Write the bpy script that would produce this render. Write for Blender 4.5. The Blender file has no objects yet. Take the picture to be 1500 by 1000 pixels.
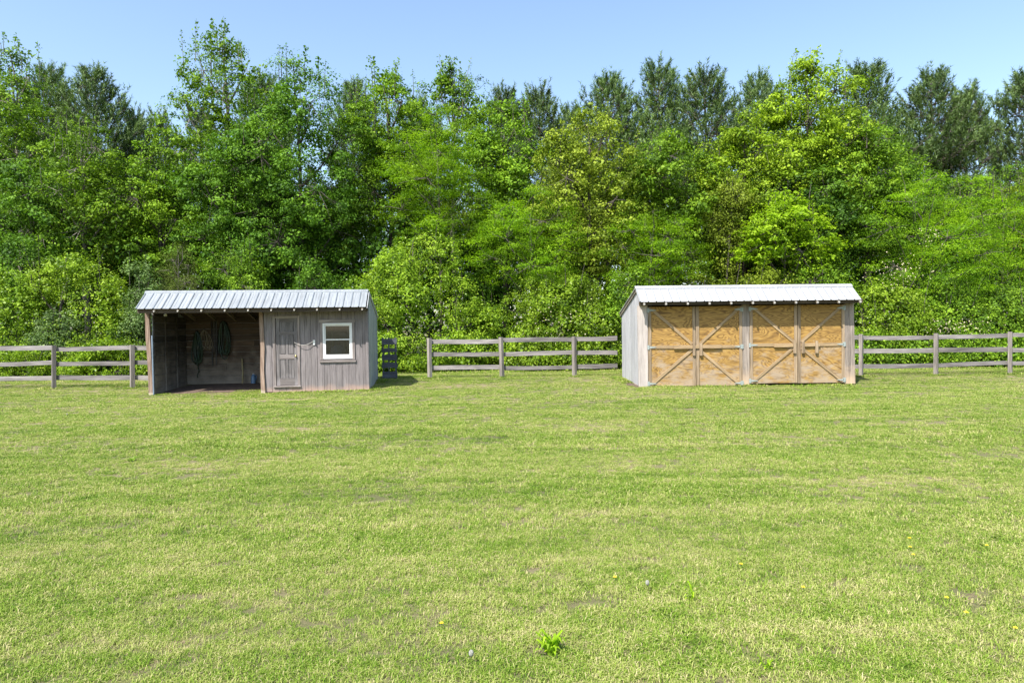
import bpy, math, random
import numpy as np
from mathutils import Vector, Matrix

# ------------------------------------------------------------------ camera, light, exposure
S = bpy.context.scene
col = S.collection
R = math.radians
PITCH, ROLL, CAMZ = 1.15, 0.7, 1.8
cd = bpy.data.cameras.new('camera'); cd.lens = 24; cd.sensor_width = 36; cd.clip_end = 3000; cd.clip_start = 0.05
cam = bpy.data.objects.new('camera', cd); col.objects.link(cam)
cam.matrix_world = Matrix.Translation((0, 0, CAMZ)) @ Matrix.Rotation(R(90 - PITCH), 4, 'X') @ Matrix.Rotation(R(-ROLL), 4, 'Z')
S.camera = cam

SUNPOS = Vector((-0.42, -0.62, 1.0)).normalized()
el = math.asin(SUNPOS.z); az = math.atan2(SUNPOS.x, SUNPOS.y)
sl = bpy.data.lights.new('sun', 'SUN'); sl.energy = 4.9; sl.angle = R(0.55); sl.color = (1.0, 0.955, 0.88)
sun = bpy.data.objects.new('sun', sl); col.objects.link(sun)
sun.rotation_euler = SUNPOS.to_track_quat('Z', 'Y').to_euler(); sun.location = (-8, -12, 20)

W = bpy.data.worlds.new('World'); S.world = W; W.use_nodes = True
wn = W.node_tree.nodes; wl = W.node_tree.links
sky = wn.new('ShaderNodeTexSky'); sky.sky_type = 'NISHITA'; sky.sun_disc = False
sky.sun_elevation = el; sky.sun_rotation = az; sky.air_density = 1.1; sky.dust_density = 1.3; sky.ozone_density = 1.4
wn['Background'].inputs['Strength'].default_value = 0.14
wl.new(sky.outputs[0], wn['Background'].inputs['Color'])
S.view_settings.view_transform = 'Standard'; S.view_settings.look = 'None'
S.view_settings.exposure = 1.04; S.view_settings.gamma = 1.0; S.view_settings.use_curve_mapping = False
S.render.engine = 'CYCLES'
S.cycles.max_bounces = 6; S.cycles.diffuse_bounces = 3; S.cycles.transmission_bounces = 4
S.cycles.transparent_max_bounces = 6; S.cycles.glossy_bounces = 2

rng = np.random.default_rng(7); random.seed(7)

def gz(x, y):                      # the lawn rises very slightly towards the fence
    return 0.12 * np.clip((y - 20.0) / 3.0, 0, 1) + 0.025 * np.sin(x * .35 + 1) * np.sin(y * .4)

def at(px, py, d):                 # a point of the photograph at distance d (metres)
    a = R(ROLL); x = px - 750; y = py - 500
    xr = x * math.cos(a) - y * math.sin(a); yr = x * math.sin(a) + y * math.cos(a) + 500
    return xr / 1000 * d, CAMZ - (yr - 480) / 1000 * d

# ------------------------------------------------------------------ materials
def newmat(name):
    m = bpy.data.materials.new(name); m.use_nodes = True
    return m, m.node_tree.nodes, m.node_tree.links, m.node_tree.nodes['Principled BSDF']

def ramp(n, stops):
    r = n.new('ShaderNodeValToRGB'); e = r.color_ramp.elements
    while len(e) < len(stops): e.new(0.5)
    for k, (p, c) in enumerate(stops): e[k].position = p; e[k].color = (*c, 1)
    return r

def mixc(n, l, fac, a, b, mode='MIX'):
    m = n.new('ShaderNodeMix'); m.data_type = 'RGBA'; m.blend_type = mode
    for s, v in ((m.inputs[0], fac), (m.inputs[6], a), (m.inputs[7], b)):
        if hasattr(v, 'links'): l.new(v, s)
        elif isinstance(v, tuple): s.default_value = (*v, 1)
        else: s.default_value = v
    return m.outputs[2]

def maths(n, l, op, a, b=None, clamp=False):
    m = n.new('ShaderNodeMath'); m.operation = op; m.use_clamp = clamp
    for s, v in ((m.inputs[0], a), (m.inputs[1], b)):
        if v is None: continue
        if hasattr(v, 'links'): l.new(v, s)
        else: s.default_value = v
    return m.outputs[0]

def noise(n, l, vec, scale, detail=4, rough=.6, dist=0.0):
    t = n.new('ShaderNodeTexNoise'); t.inputs['Scale'].default_value = scale
    t.inputs['Detail'].default_value = detail; t.inputs['Roughness'].default_value = rough
    t.inputs['Distortion'].default_value = dist
    if vec is not None: l.new(vec, t.inputs['Vector'])
    return t.outputs[0]

def objvec(n, l, stretch, rand=True):
    tc = n.new('ShaderNodeTexCoord'); v = tc.outputs['Object']
    if rand:
        oi = n.new('ShaderNodeObjectInfo'); s = maths(n, l, 'MULTIPLY', oi.outputs['Random'], 61.0)
        a = n.new('ShaderNodeVectorMath'); a.operation = 'ADD'; l.new(v, a.inputs[0]); l.new(s, a.inputs[1]); v = a.outputs[0]
    mp = n.new('ShaderNodeMapping'); mp.inputs['Scale'].default_value = stretch; l.new(v, mp.inputs[0])
    return tc, mp.outputs[0]

def board_mat(name, dark, mid, light, axis='x', vary=.35, stain=None, rough=.85, grain=1.0, blotch=.5, stainz=.22):
    m, n, l, b = newmat(name)
    st = {'x': (1.2, 30, 30), 'y': (30, 1.2, 30), 'z': (30, 30, 1.2)}[axis]
    tc, v = objvec(n, l, st)
    g = noise(n, l, v, 1.6 * grain, 7, .68, .3)
    st2 = {'x': (.7, 5, 5), 'y': (5, .7, 5), 'z': (5, 5, .7)}[axis]
    _, v2 = objvec(n, l, st2)
    g2 = noise(n, l, v2, 1.2, 4, .6)
    r = ramp(n, [(.27, dark), (.5, mid), (.74, light)]); l.new(g, r.inputs[0])
    r2 = ramp(n, [(.3, (1 - blotch,) * 3), (.65, (1.12,) * 3)]); l.new(g2, r2.inputs[0])
    c = mixc(n, l, 1.0, r.outputs[0], r2.outputs[0], 'MULTIPLY')
    oi = n.new('ShaderNodeObjectInfo')
    rv = n.new('ShaderNodeMapRange'); rv.inputs[3].default_value = 1 - vary; rv.inputs[4].default_value = 1 + vary * .6
    l.new(oi.outputs['Random'], rv.inputs[0])
    hs = n.new('ShaderNodeHueSaturation'); l.new(c, hs.inputs['Color']); l.new(rv.outputs[0], hs.inputs['Value'])
    c = hs.outputs[0]
    # fine dark splits
    _, v3 = objvec(n, l, {'x': (1.0, 60, 60), 'y': (60, 1.0, 60), 'z': (60, 60, 1.0)}[axis])
    sp = noise(n, l, v3, 1.1, 3, .5)
    r3 = ramp(n, [(.33, (.35, .33, .32)), (.40, (1, 1, 1))]); l.new(sp, r3.inputs[0])
    c = mixc(n, l, .75, c, r3.outputs[0], 'MULTIPLY')
    if stain:
        sx = n.new('ShaderNodeSeparateXYZ'); l.new(tc.outputs['Object'], sx.inputs[0])
        nn = noise(n, l, tc.outputs['Object'], 3.5, 4)
        h = maths(n, l, 'ADD', maths(n, l, 'MULTIPLY', sx.outputs[2], 1 / stainz), maths(n, l, 'MULTIPLY', maths(n, l, 'SUBTRACT', nn, .5), 1.6))
        f = maths(n, l, 'SUBTRACT', 1.0, h, True)
        c = mixc(n, l, maths(n, l, 'MULTIPLY', f, .8), c, stain)
    l.new(c, b.inputs['Base Color']); b.inputs['Roughness'].default_value = rough
    bp = n.new('ShaderNodeBump'); bp.inputs['Strength'].default_value = .5; bp.inputs['Distance'].default_value = .004
    l.new(g, bp.inputs['Height']); l.new(bp.outputs[0], b.inputs['Normal'])
    return m

def flat_mat(name, c, rough=.5, metal=0.0, nvar=.15, nscale=6):
    m, n, l, b = newmat(name)
    tc = n.new('ShaderNodeTexCoord'); g = noise(n, l, tc.outputs['Object'], nscale, 5)
    r = ramp(n, [(.3, tuple(x * (1 - nvar) for x in c)), (.7, tuple(min(1, x * (1 + nvar)) for x in c))])
    l.new(g, r.inputs[0]); l.new(r.outputs[0], b.inputs['Base Color'])
    b.inputs['Roughness'].default_value = rough; b.inputs['Metallic'].default_value = metal
    return m

def leaf_mat(name, c_dark, c_mid, c_light, trans=.23, rough=.55, spec=.14, tcol=1.35):
    m, n, l, b = newmat(name)
    at_ = n.new('ShaderNodeAttribute'); at_.attribute_name = 'tone'
    r = ramp(n, [(0.0, tuple(x * .8 for x in c_dark)), (.5, tuple(x * 1.18 for x in c_mid)), (1.0, tuple(x * 1.18 for x in c_light))]); l.new(at_.outputs['Fac'], r.inputs[0])
    oi = n.new('ShaderNodeObjectInfo')
    rv = n.new('ShaderNodeMapRange'); rv.inputs[3].default_value = .85; rv.inputs[4].default_value = 1.15
    l.new(oi.outputs['Random'], rv.inputs[0])
    hs = n.new('ShaderNodeHueSaturation'); l.new(r.outputs[0], hs.inputs['Color']); l.new(rv.outputs[0], hs.inputs['Value'])
    l.new(hs.outputs[0], b.inputs['Base Color'])
    b.inputs['Roughness'].default_value = rough; b.inputs['Specular IOR Level'].default_value = spec
    t = n.new('ShaderNodeBsdfTranslucent')
    tc = mixc(n, l, 1.0, hs.outputs[0], (1.25 * tcol, 1.35 * tcol, .6 * tcol), 'MULTIPLY'); l.new(tc, t.inputs[0])
    mx = n.new('ShaderNodeMixShader'); mx.inputs[0].default_value = trans
    l.new(b.outputs[0], mx.inputs[1]); l.new(t.outputs[0], mx.inputs[2]); l.new(mx.outputs[0], n['Material Output'].inputs[0])
    return m

M = {}
M['fence'] = board_mat('weathered_rail', (.085, .075, .072), (.225, .205, .20), (.37, .345, .335), 'x', .3, blotch=.5)
M['post'] = board_mat('weathered_post', (.085, .072, .066), (.215, .19, .172), (.36, .32, .29), 'z', .3, blotch=.45)
M['siding'] = board_mat('grey_siding', (.105, .090, .090), (.186, .163, .164), (.262, .233, .234), 'z', .10, stain=(.40, .26, .20), blotch=.25)
M['side_wall'] = board_mat('shade_blue_siding', (.17, .18, .19), (.33, .345, .36), (.46, .48, .50), 'z', .15, stain=(.36, .25, .19), blotch=.3, stainz=.12)  # grey boards with the blue of the shaded side put into their colour
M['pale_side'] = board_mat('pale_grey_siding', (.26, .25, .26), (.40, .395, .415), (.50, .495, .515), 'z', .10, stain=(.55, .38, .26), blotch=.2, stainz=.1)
M['pale_corner'] = board_mat('pale_corner_board', (.27, .235, .215), (.385, .34, .315), (.47, .425, .395), 'z', .08, blotch=.25)
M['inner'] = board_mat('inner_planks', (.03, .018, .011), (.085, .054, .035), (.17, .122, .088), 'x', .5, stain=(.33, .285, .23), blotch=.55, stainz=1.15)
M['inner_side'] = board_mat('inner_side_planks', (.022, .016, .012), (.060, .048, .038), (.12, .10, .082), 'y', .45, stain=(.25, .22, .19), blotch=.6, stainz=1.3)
M['brown_post'] = board_mat('brown_post', (.08, .05, .035), (.22, .15, .11), (.42, .33, .27), 'z', .1, blotch=.5, stain=(.55, .48, .36), stainz=.10)
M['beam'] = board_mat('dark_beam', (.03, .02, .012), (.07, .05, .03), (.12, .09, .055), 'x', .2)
M['rafter'] = board_mat('rafter_wood', (.12, .09, .06), (.25, .20, .14), (.38, .31, .23), 'y', .2)
M['door_old'] = board_mat('old_door', (.065, .058, .060), (.145, .130, .130), (.235, .215, .215), 'z', .15, blotch=.4, stain=(.30, .27, .28), stainz=.5)
M['door_old_h'] = board_mat('old_door_rails', (.09, .075, .072), (.185, .16, .155), (.28, .25, .245), 'x', .2, blotch=.3)
M['trim_v'] = board_mat('window_trim_upright', (.12, .09, .08), (.25, .21, .20), (.40, .36, .35), 'z', .2)
M['trim_h'] = board_mat('window_trim_across', (.12, .09, .08), (.27, .23, .22), (.44, .40, .39), 'x', .2)
M['dgrey'] = board_mat('shade_grey_wood', (.035, .04, .05), (.075, .082, .10), (.13, .14, .165), 'x', .2)  # grey wood, darkened and blued for the shade it stands in
M['batten_v'] = board_mat('batten_upright', (.14, .095, .058), (.275, .20, .125), (.38, .295, .21), 'z', .15, blotch=.3)
M['batten_h'] = board_mat('batten_across', (.16, .105, .055), (.33, .23, .125), (.44, .33, .20), 'x', .15, blotch=.3)
M['grey_post'] = board_mat('grey_post', (.10, .08, .07), (.24, .20, .17), (.40, .34, .29), 'z', .12, blotch=.35, stain=(.50, .36, .24), stainz=.6)
M['white'] = flat_mat('white_vinyl', (.66, .66, .66), .4, 0, .04)
M['galv'] = flat_mat('galvanised', (.30, .34, .33), .6, .2, .2, 30)
M['brass'] = flat_mat('brass', (.65, .50, .22), .3, .9)
M['green_hose'] = flat_mat('green_hose', (.010, .032, .016), .35, 0, .3)
M['tan_rope'] = flat_mat('tan_rope', (.22, .19, .14), .8)
M['black'] = flat_mat('black_strap', (.012, .012, .014), .5)
M['blue'] = flat_mat('blue_plastic', (.12, .22, .36), .4)
M['stick'] = flat_mat('tool_handle', (.30, .25, .12), .6)
M['cream'] = flat_mat('cream_sack', (.62, .60, .56), .8)
M['stud'] = flat_mat('yellow_stud', (.45, .30, .10), .8)
M['conduit'] = flat_mat('grey_conduit', (.20, .25, .32), .4, .2)
M['chain'] = flat_mat('pale_cord', (.36, .34, .32), .6)
M['cap'] = flat_mat('dull_cap', (.33, .32, .30), .7)
M['bark'] = flat_mat('bark', (.065, .055, .044), .95, 0, .45, 9)
M['palebark'] = flat_mat('pale_bark', (.17, .15, .125), .95, 0, .4, 9)
M['pinebark'] = flat_mat('pine_bark', (.10, .082, .066), .95, 0, .45, 5)
M['yellow'] = flat_mat('yellow_petals', (.85, .58, .02), .6)
M['seed'] = flat_mat('white_seed_head', (.22, .22, .19), .9, 0, .5, 150)

def metal_roof(name, c, rough, metal):
    m, n, l, b = newmat(name)
    tc, v = objvec(n, l, (1, 1, 1)); g = noise(n, l, v, 1.1, 5)
    _, v2 = objvec(n, l, (25, 1.5, 1.5)); g2 = noise(n, l, v2, 1.0, 4)
    r = ramp(n, [(.35, tuple(x * .88 for x in c)), (.65, c)]); l.new(g, r.inputs[0])
    r2 = ramp(n, [(.32, (.70, .69, .67)), (.62, (1,) * 3)]); l.new(g2, r2.inputs[0])
    l.new(mixc(n, l, 1, r.outputs[0], r2.outputs[0], 'MULTIPLY'), b.inputs['Base Color'])
    b.inputs['Roughness'].default_value = rough; b.inputs['Metallic'].default_value = metal
    return m
M['roof_l'] = metal_roof('galvanised_roof', (.31, .335, .355), .5, .3)
M['roof_r'] = metal_roof('white_roof', (.43, .44, .455), .5, .1)
M['roof_seam'] = flat_mat('rib_shade_strip', (.19, .215, .24), .5, .3)  # darker metal tone that paints in the shadow line along each rib
M['rib_shade_w'] = flat_mat('pale_rib_shade', (.22, .23, .25), .5, .2)  # painted rib shadow for the white roof

def plywood():
    m, n, l, b = newmat('golden_plywood')
    tc, v = objvec(n, l, (.60, 1, 2.2))
    g = noise(n, l, v, 1.25, 2.5, .45, 1.1)
    f = maths(n, l, 'FRACT', maths(n, l, 'MULTIPLY', g, 17.0))
    f = maths(n, l, 'ABSOLUTE', maths(n, l, 'SUBTRACT', f, .5))
    r = ramp(n, [(.0, (.135, .072, .018)), (.20, (.285, .162, .038)), (.5, (.385, .238, .064))]); l.new(f, r.inputs[0])
    _, v2 = objvec(n, l, (1.0, 1, 9)); fine = noise(n, l, v2, 4, 6, .7)
    r2 = ramp(n, [(.35, (.62, .58, .52)), (.62, (1.1, 1.1, 1.1))]); l.new(fine, r2.inputs[0])
    c = mixc(n, l, .8, r.outputs[0], r2.outputs[0], 'MULTIPLY')
    # silvered by the weather, most of all low down
    sx = n.new('ShaderNodeSeparateXYZ'); l.new(tc.outputs['Object'], sx.inputs[0])
    _, v3 = objvec(n, l, (1.3, 1, 3.2)); bl = noise(n, l, v3, 1.7, 5, .65)
    h = maths(n, l, 'ADD', bl, maths(n, l, 'MULTIPLY', maths(n, l, 'SUBTRACT', .95, sx.outputs[2]), .20))
    rg = ramp(n, [(.50, (0, 0, 0)), (.72, (1, 1, 1))]); l.new(h, rg.inputs[0])
    c = mixc(n, l, maths(n, l, 'MULTIPLY', rg.outputs[0], .75), c, (.33, .265, .20))
    # knots
    vo = n.new('ShaderNodeTexVoronoi'); _, v4 = objvec(n, l, (1.6, 1, 3.2)); l.new(v4, vo.inputs['Vector']); vo.inputs['Scale'].default_value = 1.5
    rk = ramp(n, [(.03, (.22, .12, .05)), (.055, (1, 1, 1))]); l.new(vo.outputs['Distance'], rk.inputs[0])
    c = mixc(n, l, .8, c, rk.outputs[0], 'MULTIPLY')
    l.new(c, b.inputs['Base Color']); b.inputs['Roughness'].default_value = .75
    return m
M['ply'] = plywood()

def glass():
    m, n, l, b = newmat('window_glass')
    n.remove(b)
    t = n.new('ShaderNodeBsdfTransparent'); t.inputs[0].default_value = (.38, .46, .52, 1)
    g = n.new('ShaderNodeBsdfGlossy'); g.inputs['Roughness'].default_value = .03
    fr = n.new('ShaderNodeFresnel'); fr.inputs[0].default_value = 1.5
    f2 = maths(n, l, 'ADD', maths(n, l, 'MULTIPLY', fr.outputs[0], 1.6), .02, True)
    mx = n.new('ShaderNodeMixShader'); l.new(f2, mx.inputs[0]); l.new(t.outputs[0], mx.inputs[1]); l.new(g.outputs[0], mx.inputs[2])
    l.new(mx.outputs[0], n['Material Output'].inputs[0]); return m
M['glass'] = glass()

# foliage
M['leaf_dark'] = leaf_mat('leaves_dark', (0.02, 0.055, 0.006), (0.057, 0.128, 0.01), (0.118, 0.218, 0.018))
M['leaf_mid'] = leaf_mat('leaves_mid', (0.031, 0.075, 0.006), (0.095, 0.182, 0.01), (0.19, 0.3, 0.02))
M['leaf_yellow'] = leaf_mat('leaves_yellow_green', (0.052, 0.106, 0.006), (0.145, 0.232, 0.01), (0.262, 0.355, 0.022))
M['leaf_olive'] = leaf_mat('leaves_olive', (0.05, 0.082, 0.008), (0.135, 0.187, 0.014), (0.235, 0.288, 0.034))
M['leaf_bright'] = leaf_mat('leaves_bright', (0.084, 0.162, 0.006), (0.2, 0.325, 0.012), (0.305, 0.43, 0.024), .4)
M['leaf_locust'] = leaf_mat('leaves_feathery', (0.04, 0.1, 0.005), (0.114, 0.218, 0.008), (0.212, 0.33, 0.014), .4, .5)
M['leaf_vine'] = leaf_mat('leaves_vine', (0.04, 0.085, 0.006), (0.122, 0.205, 0.011), (0.235, 0.325, 0.03), .3, .38)
M['leaf_blue'] = leaf_mat('leaves_blue_green', (0.038, 0.075, 0.02), (0.09, 0.152, 0.042), (0.16, 0.23, 0.08), .25)
M['leaf_cedar'] = leaf_mat('leaves_cedar', (0.034, 0.056, 0.01), (0.085, 0.12, 0.02), (0.145, 0.185, 0.036), .1, .6)
M['needle'] = leaf_mat('pine_needles', (0.034, 0.066, 0.015), (0.076, 0.13, 0.032), (0.145, 0.215, 0.062), .12, .5, .3)
M['blossom'] = flat_mat('cream_blossom', (.42, .37, .24), .9)

def grass_mat():
    m, n, l, b = newmat('grass_blades')
    geo = n.new('ShaderNodeNewGeometry'); oi = n.new('ShaderNodeObjectInfo')
    mp = n.new('ShaderNodeMapping'); mp.inputs['Scale'].default_value = (.16, .75, 1); l.new(geo.outputs['Position'], mp.inputs[0])
    s1 = noise(n, l, mp.outputs[0], 1.0, 4, .6)                 # mown swaths, long across the view
    s2 = noise(n, l, geo.outputs['Position'], 1.6, 4, .6)       # patches
    a = n.new('ShaderNodeAttribute'); a.attribute_name = 'tone'
    s0 = noise(n, l, geo.outputs['Position'], 5.5, 3, .6)
    mp2 = n.new('ShaderNodeMapping'); mp2.inputs['Scale'].default_value = (.10, 2.4, 1); mp2.inputs['Rotation'].default_value = (0, 0, .03); l.new(geo.outputs['Position'], mp2.inputs[0])
    sw = noise(n, l, mp2.outputs[0], 1.0, 3, .65); s1 = maths(n, l, 'ADD', maths(n, l, 'MULTIPLY', s1, .55), maths(n, l, 'MULTIPLY', sw, .55))
    v = maths(n, l, 'ADD', maths(n, l, 'MULTIPLY', s1, .62), maths(n, l, 'MULTIPLY', s2, .34))
    v = maths(n, l, 'ADD', v, maths(n, l, 'MULTIPLY', maths(n, l, 'SUBTRACT', s0, .5), .32))
    v = maths(n, l, 'ADD', v, maths(n, l, 'MULTIPLY', oi.outputs['Random'], .16))
    v = maths(n, l, 'ADD', v, maths(n, l, 'MULTIPLY', a.outputs['Fac'], .30))
    sp_ = n.new('ShaderNodeSeparateXYZ'); l.new(geo.outputs['Position'], sp_.inputs[0])
    mr_ = n.new('ShaderNodeMapRange'); l.new(sp_.outputs[1], mr_.inputs[0])
    for i_, q_ in ((1, 3.0), (2, 9.5), (3, .045), (4, 0.0)): mr_.inputs[i_].default_value = q_
    v = maths(n, l, 'ADD', v, mr_.outputs[0])
    v = maths(n, l, 'SUBTRACT', v, .185)
    r = ramp(n, [(.27, (.048, .115, .008)), (.40, (.112, .208, .014)), (.53, (.198, .292, .034)), (.67, (.325, .360, .095)), (.82, (.47, .42, .21))])
    l.new(v, r.inputs[0]); l.new(r.outputs[0], b.inputs['Base Color'])
    b.inputs['Roughness'].default_value = .55; b.inputs['Specular IOR Level'].default_value = .15
    t = n.new('ShaderNodeBsdfTranslucent'); l.new(mixc(n, l, 1, r.outputs[0], (1.2, 1.3, .7), 'MULTIPLY'), t.inputs[0])
    mx = n.new('ShaderNodeMixShader'); mx.inputs[0].default_value = .22
    l.new(b.outputs[0], mx.inputs[1]); l.new(t.outputs[0], mx.inputs[2]); l.new(mx.outputs[0], n['Material Output'].inputs[0])
    return m
M['grass'] = grass_mat()

def lawn_mat():
    m, n, l, b = newmat('lawn_ground')
    geo = n.new('ShaderNodeNewGeometry'); P = geo.outputs['Position']
    mp = n.new('ShaderNodeMapping'); mp.inputs['Scale'].default_value = (.16, .75, 1); l.new(P, mp.inputs[0])
    s1 = noise(n, l, mp.outputs[0], 1.0, 4, .6); s2 = noise(n, l, P, 1.6, 4, .6); s3 = noise(n, l, P, 90, 5, .8)
    v = maths(n, l, 'ADD', maths(n, l, 'MULTIPLY', s1, .35), maths(n, l, 'MULTIPLY', s2, .2))
    v = maths(n, l, 'ADD', v, maths(n, l, 'MULTIPLY', s3, .48))
    r = ramp(n, [(.36, (.035, .032, .014)), (.46, (.10, .105, .03)), (.57, (.19, .155, .08)), (.70, (.32, .235, .145))])
    l.new(v, r.inputs[0])
    b1 = noise(n, l, P, 2.2, 6, .72); rb = ramp(n, [(.60, (0, 0, 0)), (.68, (1, 1, 1))]); l.new(b1, rb.inputs[0])
    c = mixc(n, l, maths(n, l, 'MULTIPLY', rb.outputs[0], .8), r.outputs[0], (.26, .17, .115))
    l.new(c, b.inputs['Base Color']); b.inputs['Roughness'].default_value = .95
    bp = n.new('ShaderNodeBump'); bp.inputs['Strength'].default_value = .8; bp.inputs['Distance'].default_value = .02
    l.new(s3, bp.inputs['Height']); l.new(bp.outputs[0], b.inputs['Normal'])
    return m
M['lawn'] = lawn_mat()

def soil_mat(name, a, bcol, scale):
    m, n, l, b = newmat(name)
    geo = n.new('ShaderNodeNewGeometry'); g = noise(n, l, geo.outputs['Position'], scale, 6, .7)
    r = ramp(n, [(.35, a), (.68, bcol)]); l.new(g, r.inputs[0]); l.new(r.outputs[0], b.inputs['Base Color']); b.inputs['Roughness'].default_value = 1
    bp = n.new('ShaderNodeBump'); bp.inputs['Strength'].default_value = .7; bp.inputs['Distance'].default_value = .03
    l.new(g, bp.inputs['Height']); l.new(bp.outputs[0], b.inputs['Normal'])
    return m
M['dirt'] = soil_mat('bare_dirt', (.055, .036, .026), (.16, .11, .08), 9)
M['litter'] = soil_mat('leaf_litter', (.035, .028, .018), (.10, .075, .045), 5)

# ------------------------------------------------------------------ mesh helpers
class MB:
    def __init__(s): s.v = []; s.f = []
    def box(s, x0, x1, y0, y1, z0, z1, j=0.0):
        k = len(s.v)
        for z in (z0, z1):
            for x, y in ((x0, y0), (x1, y0), (x1, y1), (x0, y1)):
                s.v.append((x + random.uniform(-j, j), y + random.uniform(-j, j), z + random.uniform(-j, j)))
        s.f += [tuple(k + i for i in q) for q in ((3, 2, 1, 0), (4, 5, 6, 7), (0, 1, 5, 4), (1, 2, 6, 5), (2, 3, 7, 6), (3, 0, 4, 7))]
        return s
    def prism(s, pts, vec):             # pts: a planar polygon (counter-clockwise seen against vec), extruded by vec
        k = len(s.v); n = len(pts); vec = Vector(vec)
        s.v += [tuple(p) for p in pts] + [tuple(Vector(p) + vec) for p in pts]
        s.f.append(tuple(range(k + n - 1, k - 1, -1))); s.f.append(tuple(range(k + n, k + 2 * n)))
        for i in range(n): s.f.append((k + i, k + (i + 1) % n, k + n + (i + 1) % n, k + n + i))
        return s
    def tube(s, path, r, sides=6, cap=True):
        P = [Vector(p) for p in path]; rr = r if isinstance(r, (list, tuple)) else [r] * len(P)
        k0 = len(s.v); ref = None
        for i, p in enumerate(P):
            t = (P[min(i + 1, len(P) - 1)] - P[max(i - 1, 0)]).normalized()
            if ref is None: ref = t.orthogonal().normalized()
            ref = (ref - t * ref.dot(t))
            ref = ref.normalized() if ref.length > 1e-5 else t.orthogonal().normalized()
            b = t.cross(ref)
            for a in range(sides):
                th = 2 * math.pi * a / sides
                s.v.append(tuple(p + (ref * math.cos(th) + b * math.sin(th)) * rr[i]))
        for i in range(len(P) - 1):
            for a in range(sides):
                q = k0 + i * sides; a2 = (a + 1) % sides
                s.f.append((q + a, q + a2, q + sides + a2, q + sides + a))
        if cap:
            s.f.append(tuple(range(k0 + sides - 1, k0 - 1, -1))); q = k0 + (len(P) - 1) * sides
            s.f.append(tuple(range(q, q + sides)))
        return s
    def build(s, name, mat, parent=None, loc=None, rot=None, smooth=False):
        me = bpy.data.meshes.new(name); me.from_pydata(s.v, [], s.f); me.materials.append(mat)
        if smooth: me.polygons.foreach_set('use_smooth', [True] * len(me.polygons))
        return link(name, me, parent, loc, rot)

def link(name, me, parent=None, loc=None, rot=None):
    o = bpy.data.objects.new(name, me); col.objects.link(o); o.parent = parent
    if loc is not None: o.location = loc
    if rot is not None: o.rotation_euler = rot
    return o
def tag(o, label=None, cat=None, group=None, kind=None):
    if label: o['label'] = label
    if cat: o['category'] = cat
    if group: o['group'] = group
    if kind: o['kind'] = kind
    return o
def empty(name, loc, rz=0.0):
    o = bpy.data.objects.new(name, None); col.objects.link(o); o.location = loc; o.rotation_euler = (0, 0, rz); o.empty_display_size = .2
    return o
def copy_thing(o, parent=None):
    c = o.copy(); col.objects.link(c); c.parent = parent
    for ch in list(o.children): copy_thing(ch, c)
    return c

# ------------------------------------------------------------------ ground
def sheet(name, x0, x1, y0, y1, nx, ny, mat, dz=0.0, label=None):
    xs = np.linspace(x0, x1, nx); ys = np.linspace(y0, y1, ny)
    X, Y = np.meshgrid(xs, ys); Z = gz(X, Y) + dz
    v = np.stack([X.ravel(), Y.ravel(), Z.ravel()], 1)
    f = [(j * nx + i, j * nx + i + 1, (j + 1) * nx + i + 1, (j + 1) * nx + i) for j in range(ny - 1) for i in range(nx - 1)]
    me = bpy.data.meshes.new(name); me.from_pydata(v.tolist(), [], f); me.materials.append(mat)
    me.polygons.foreach_set('use_smooth', [True] * len(f))
    return tag(link(name, me), label, kind='structure')
sheet('lawn', -40, 40, -20, 28.6, 100, 75, M['lawn'])
# beyond the lawn: a far field sheet out to the horizon, and the woodland floor lying 4 mm above it
f = MB(); f.v = [(-1500, -1500, -.12), (1500, -1500, -.12), (1500, 1500, -.12), (-1500, 1500, -.12)]; f.f = [(0, 1, 2, 3)]
tag(f.build('ground', M['lawn']), kind='structure')
sheet('woodland_floor', -60, 60, 28.55, 75, 60, 20, M['litter'], .006)

def tufts():
    c = bpy.data.collections.new('grass_tufts')
    for k in range(8):
        r = np.random.default_rng(50 + k); nb = 46
        V = []; F = []; T = []
        for i in range(nb):
            a = r.uniform(0, 6.283); rad = .085 * math.sqrt(r.uniform()); bx, by = rad * math.cos(a), rad * math.sin(a)
            h = r.uniform(.016, .050); lean = r.uniform(.3, 2.2); d = r.uniform(0, 6.283); w = r.uniform(.0015, .0032)
            dx, dy = math.cos(d), math.sin(d); px, py = -dy * w, dx * w
            m1 = (bx + dx * h * lean * .35, by + dy * h * lean * .35, h * .62); tp = (bx + dx * h * lean, by + dy * h * lean, h * (1 - .36 * min(lean, 2.1)))
            q = len(V)
            V += [(bx - px, by - py, -.004), (bx + px, by + py, -.004), (m1[0] + px * .8, m1[1] + py * .8, m1[2]), (m1[0] - px * .8, m1[1] - py * .8, m1[2]), tp]
            F += [(q, q + 1, q + 2, q + 3), (q + 3, q + 2, q + 4)]; t = r.uniform() ** 1.3
            if r.uniform() < .08: t = 1.5
            T += [t] * 5
        me = bpy.data.meshes.new('tuft'); me.from_pydata(V, [], F); me.materials.append(M['grass'])
        me.attributes.new('tone', 'FLOAT', 'POINT').data.foreach_set('value', T)
        c.objects.link(bpy.data.objects.new('tuft', me))
    return c
TUFTS = tufts()

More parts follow.
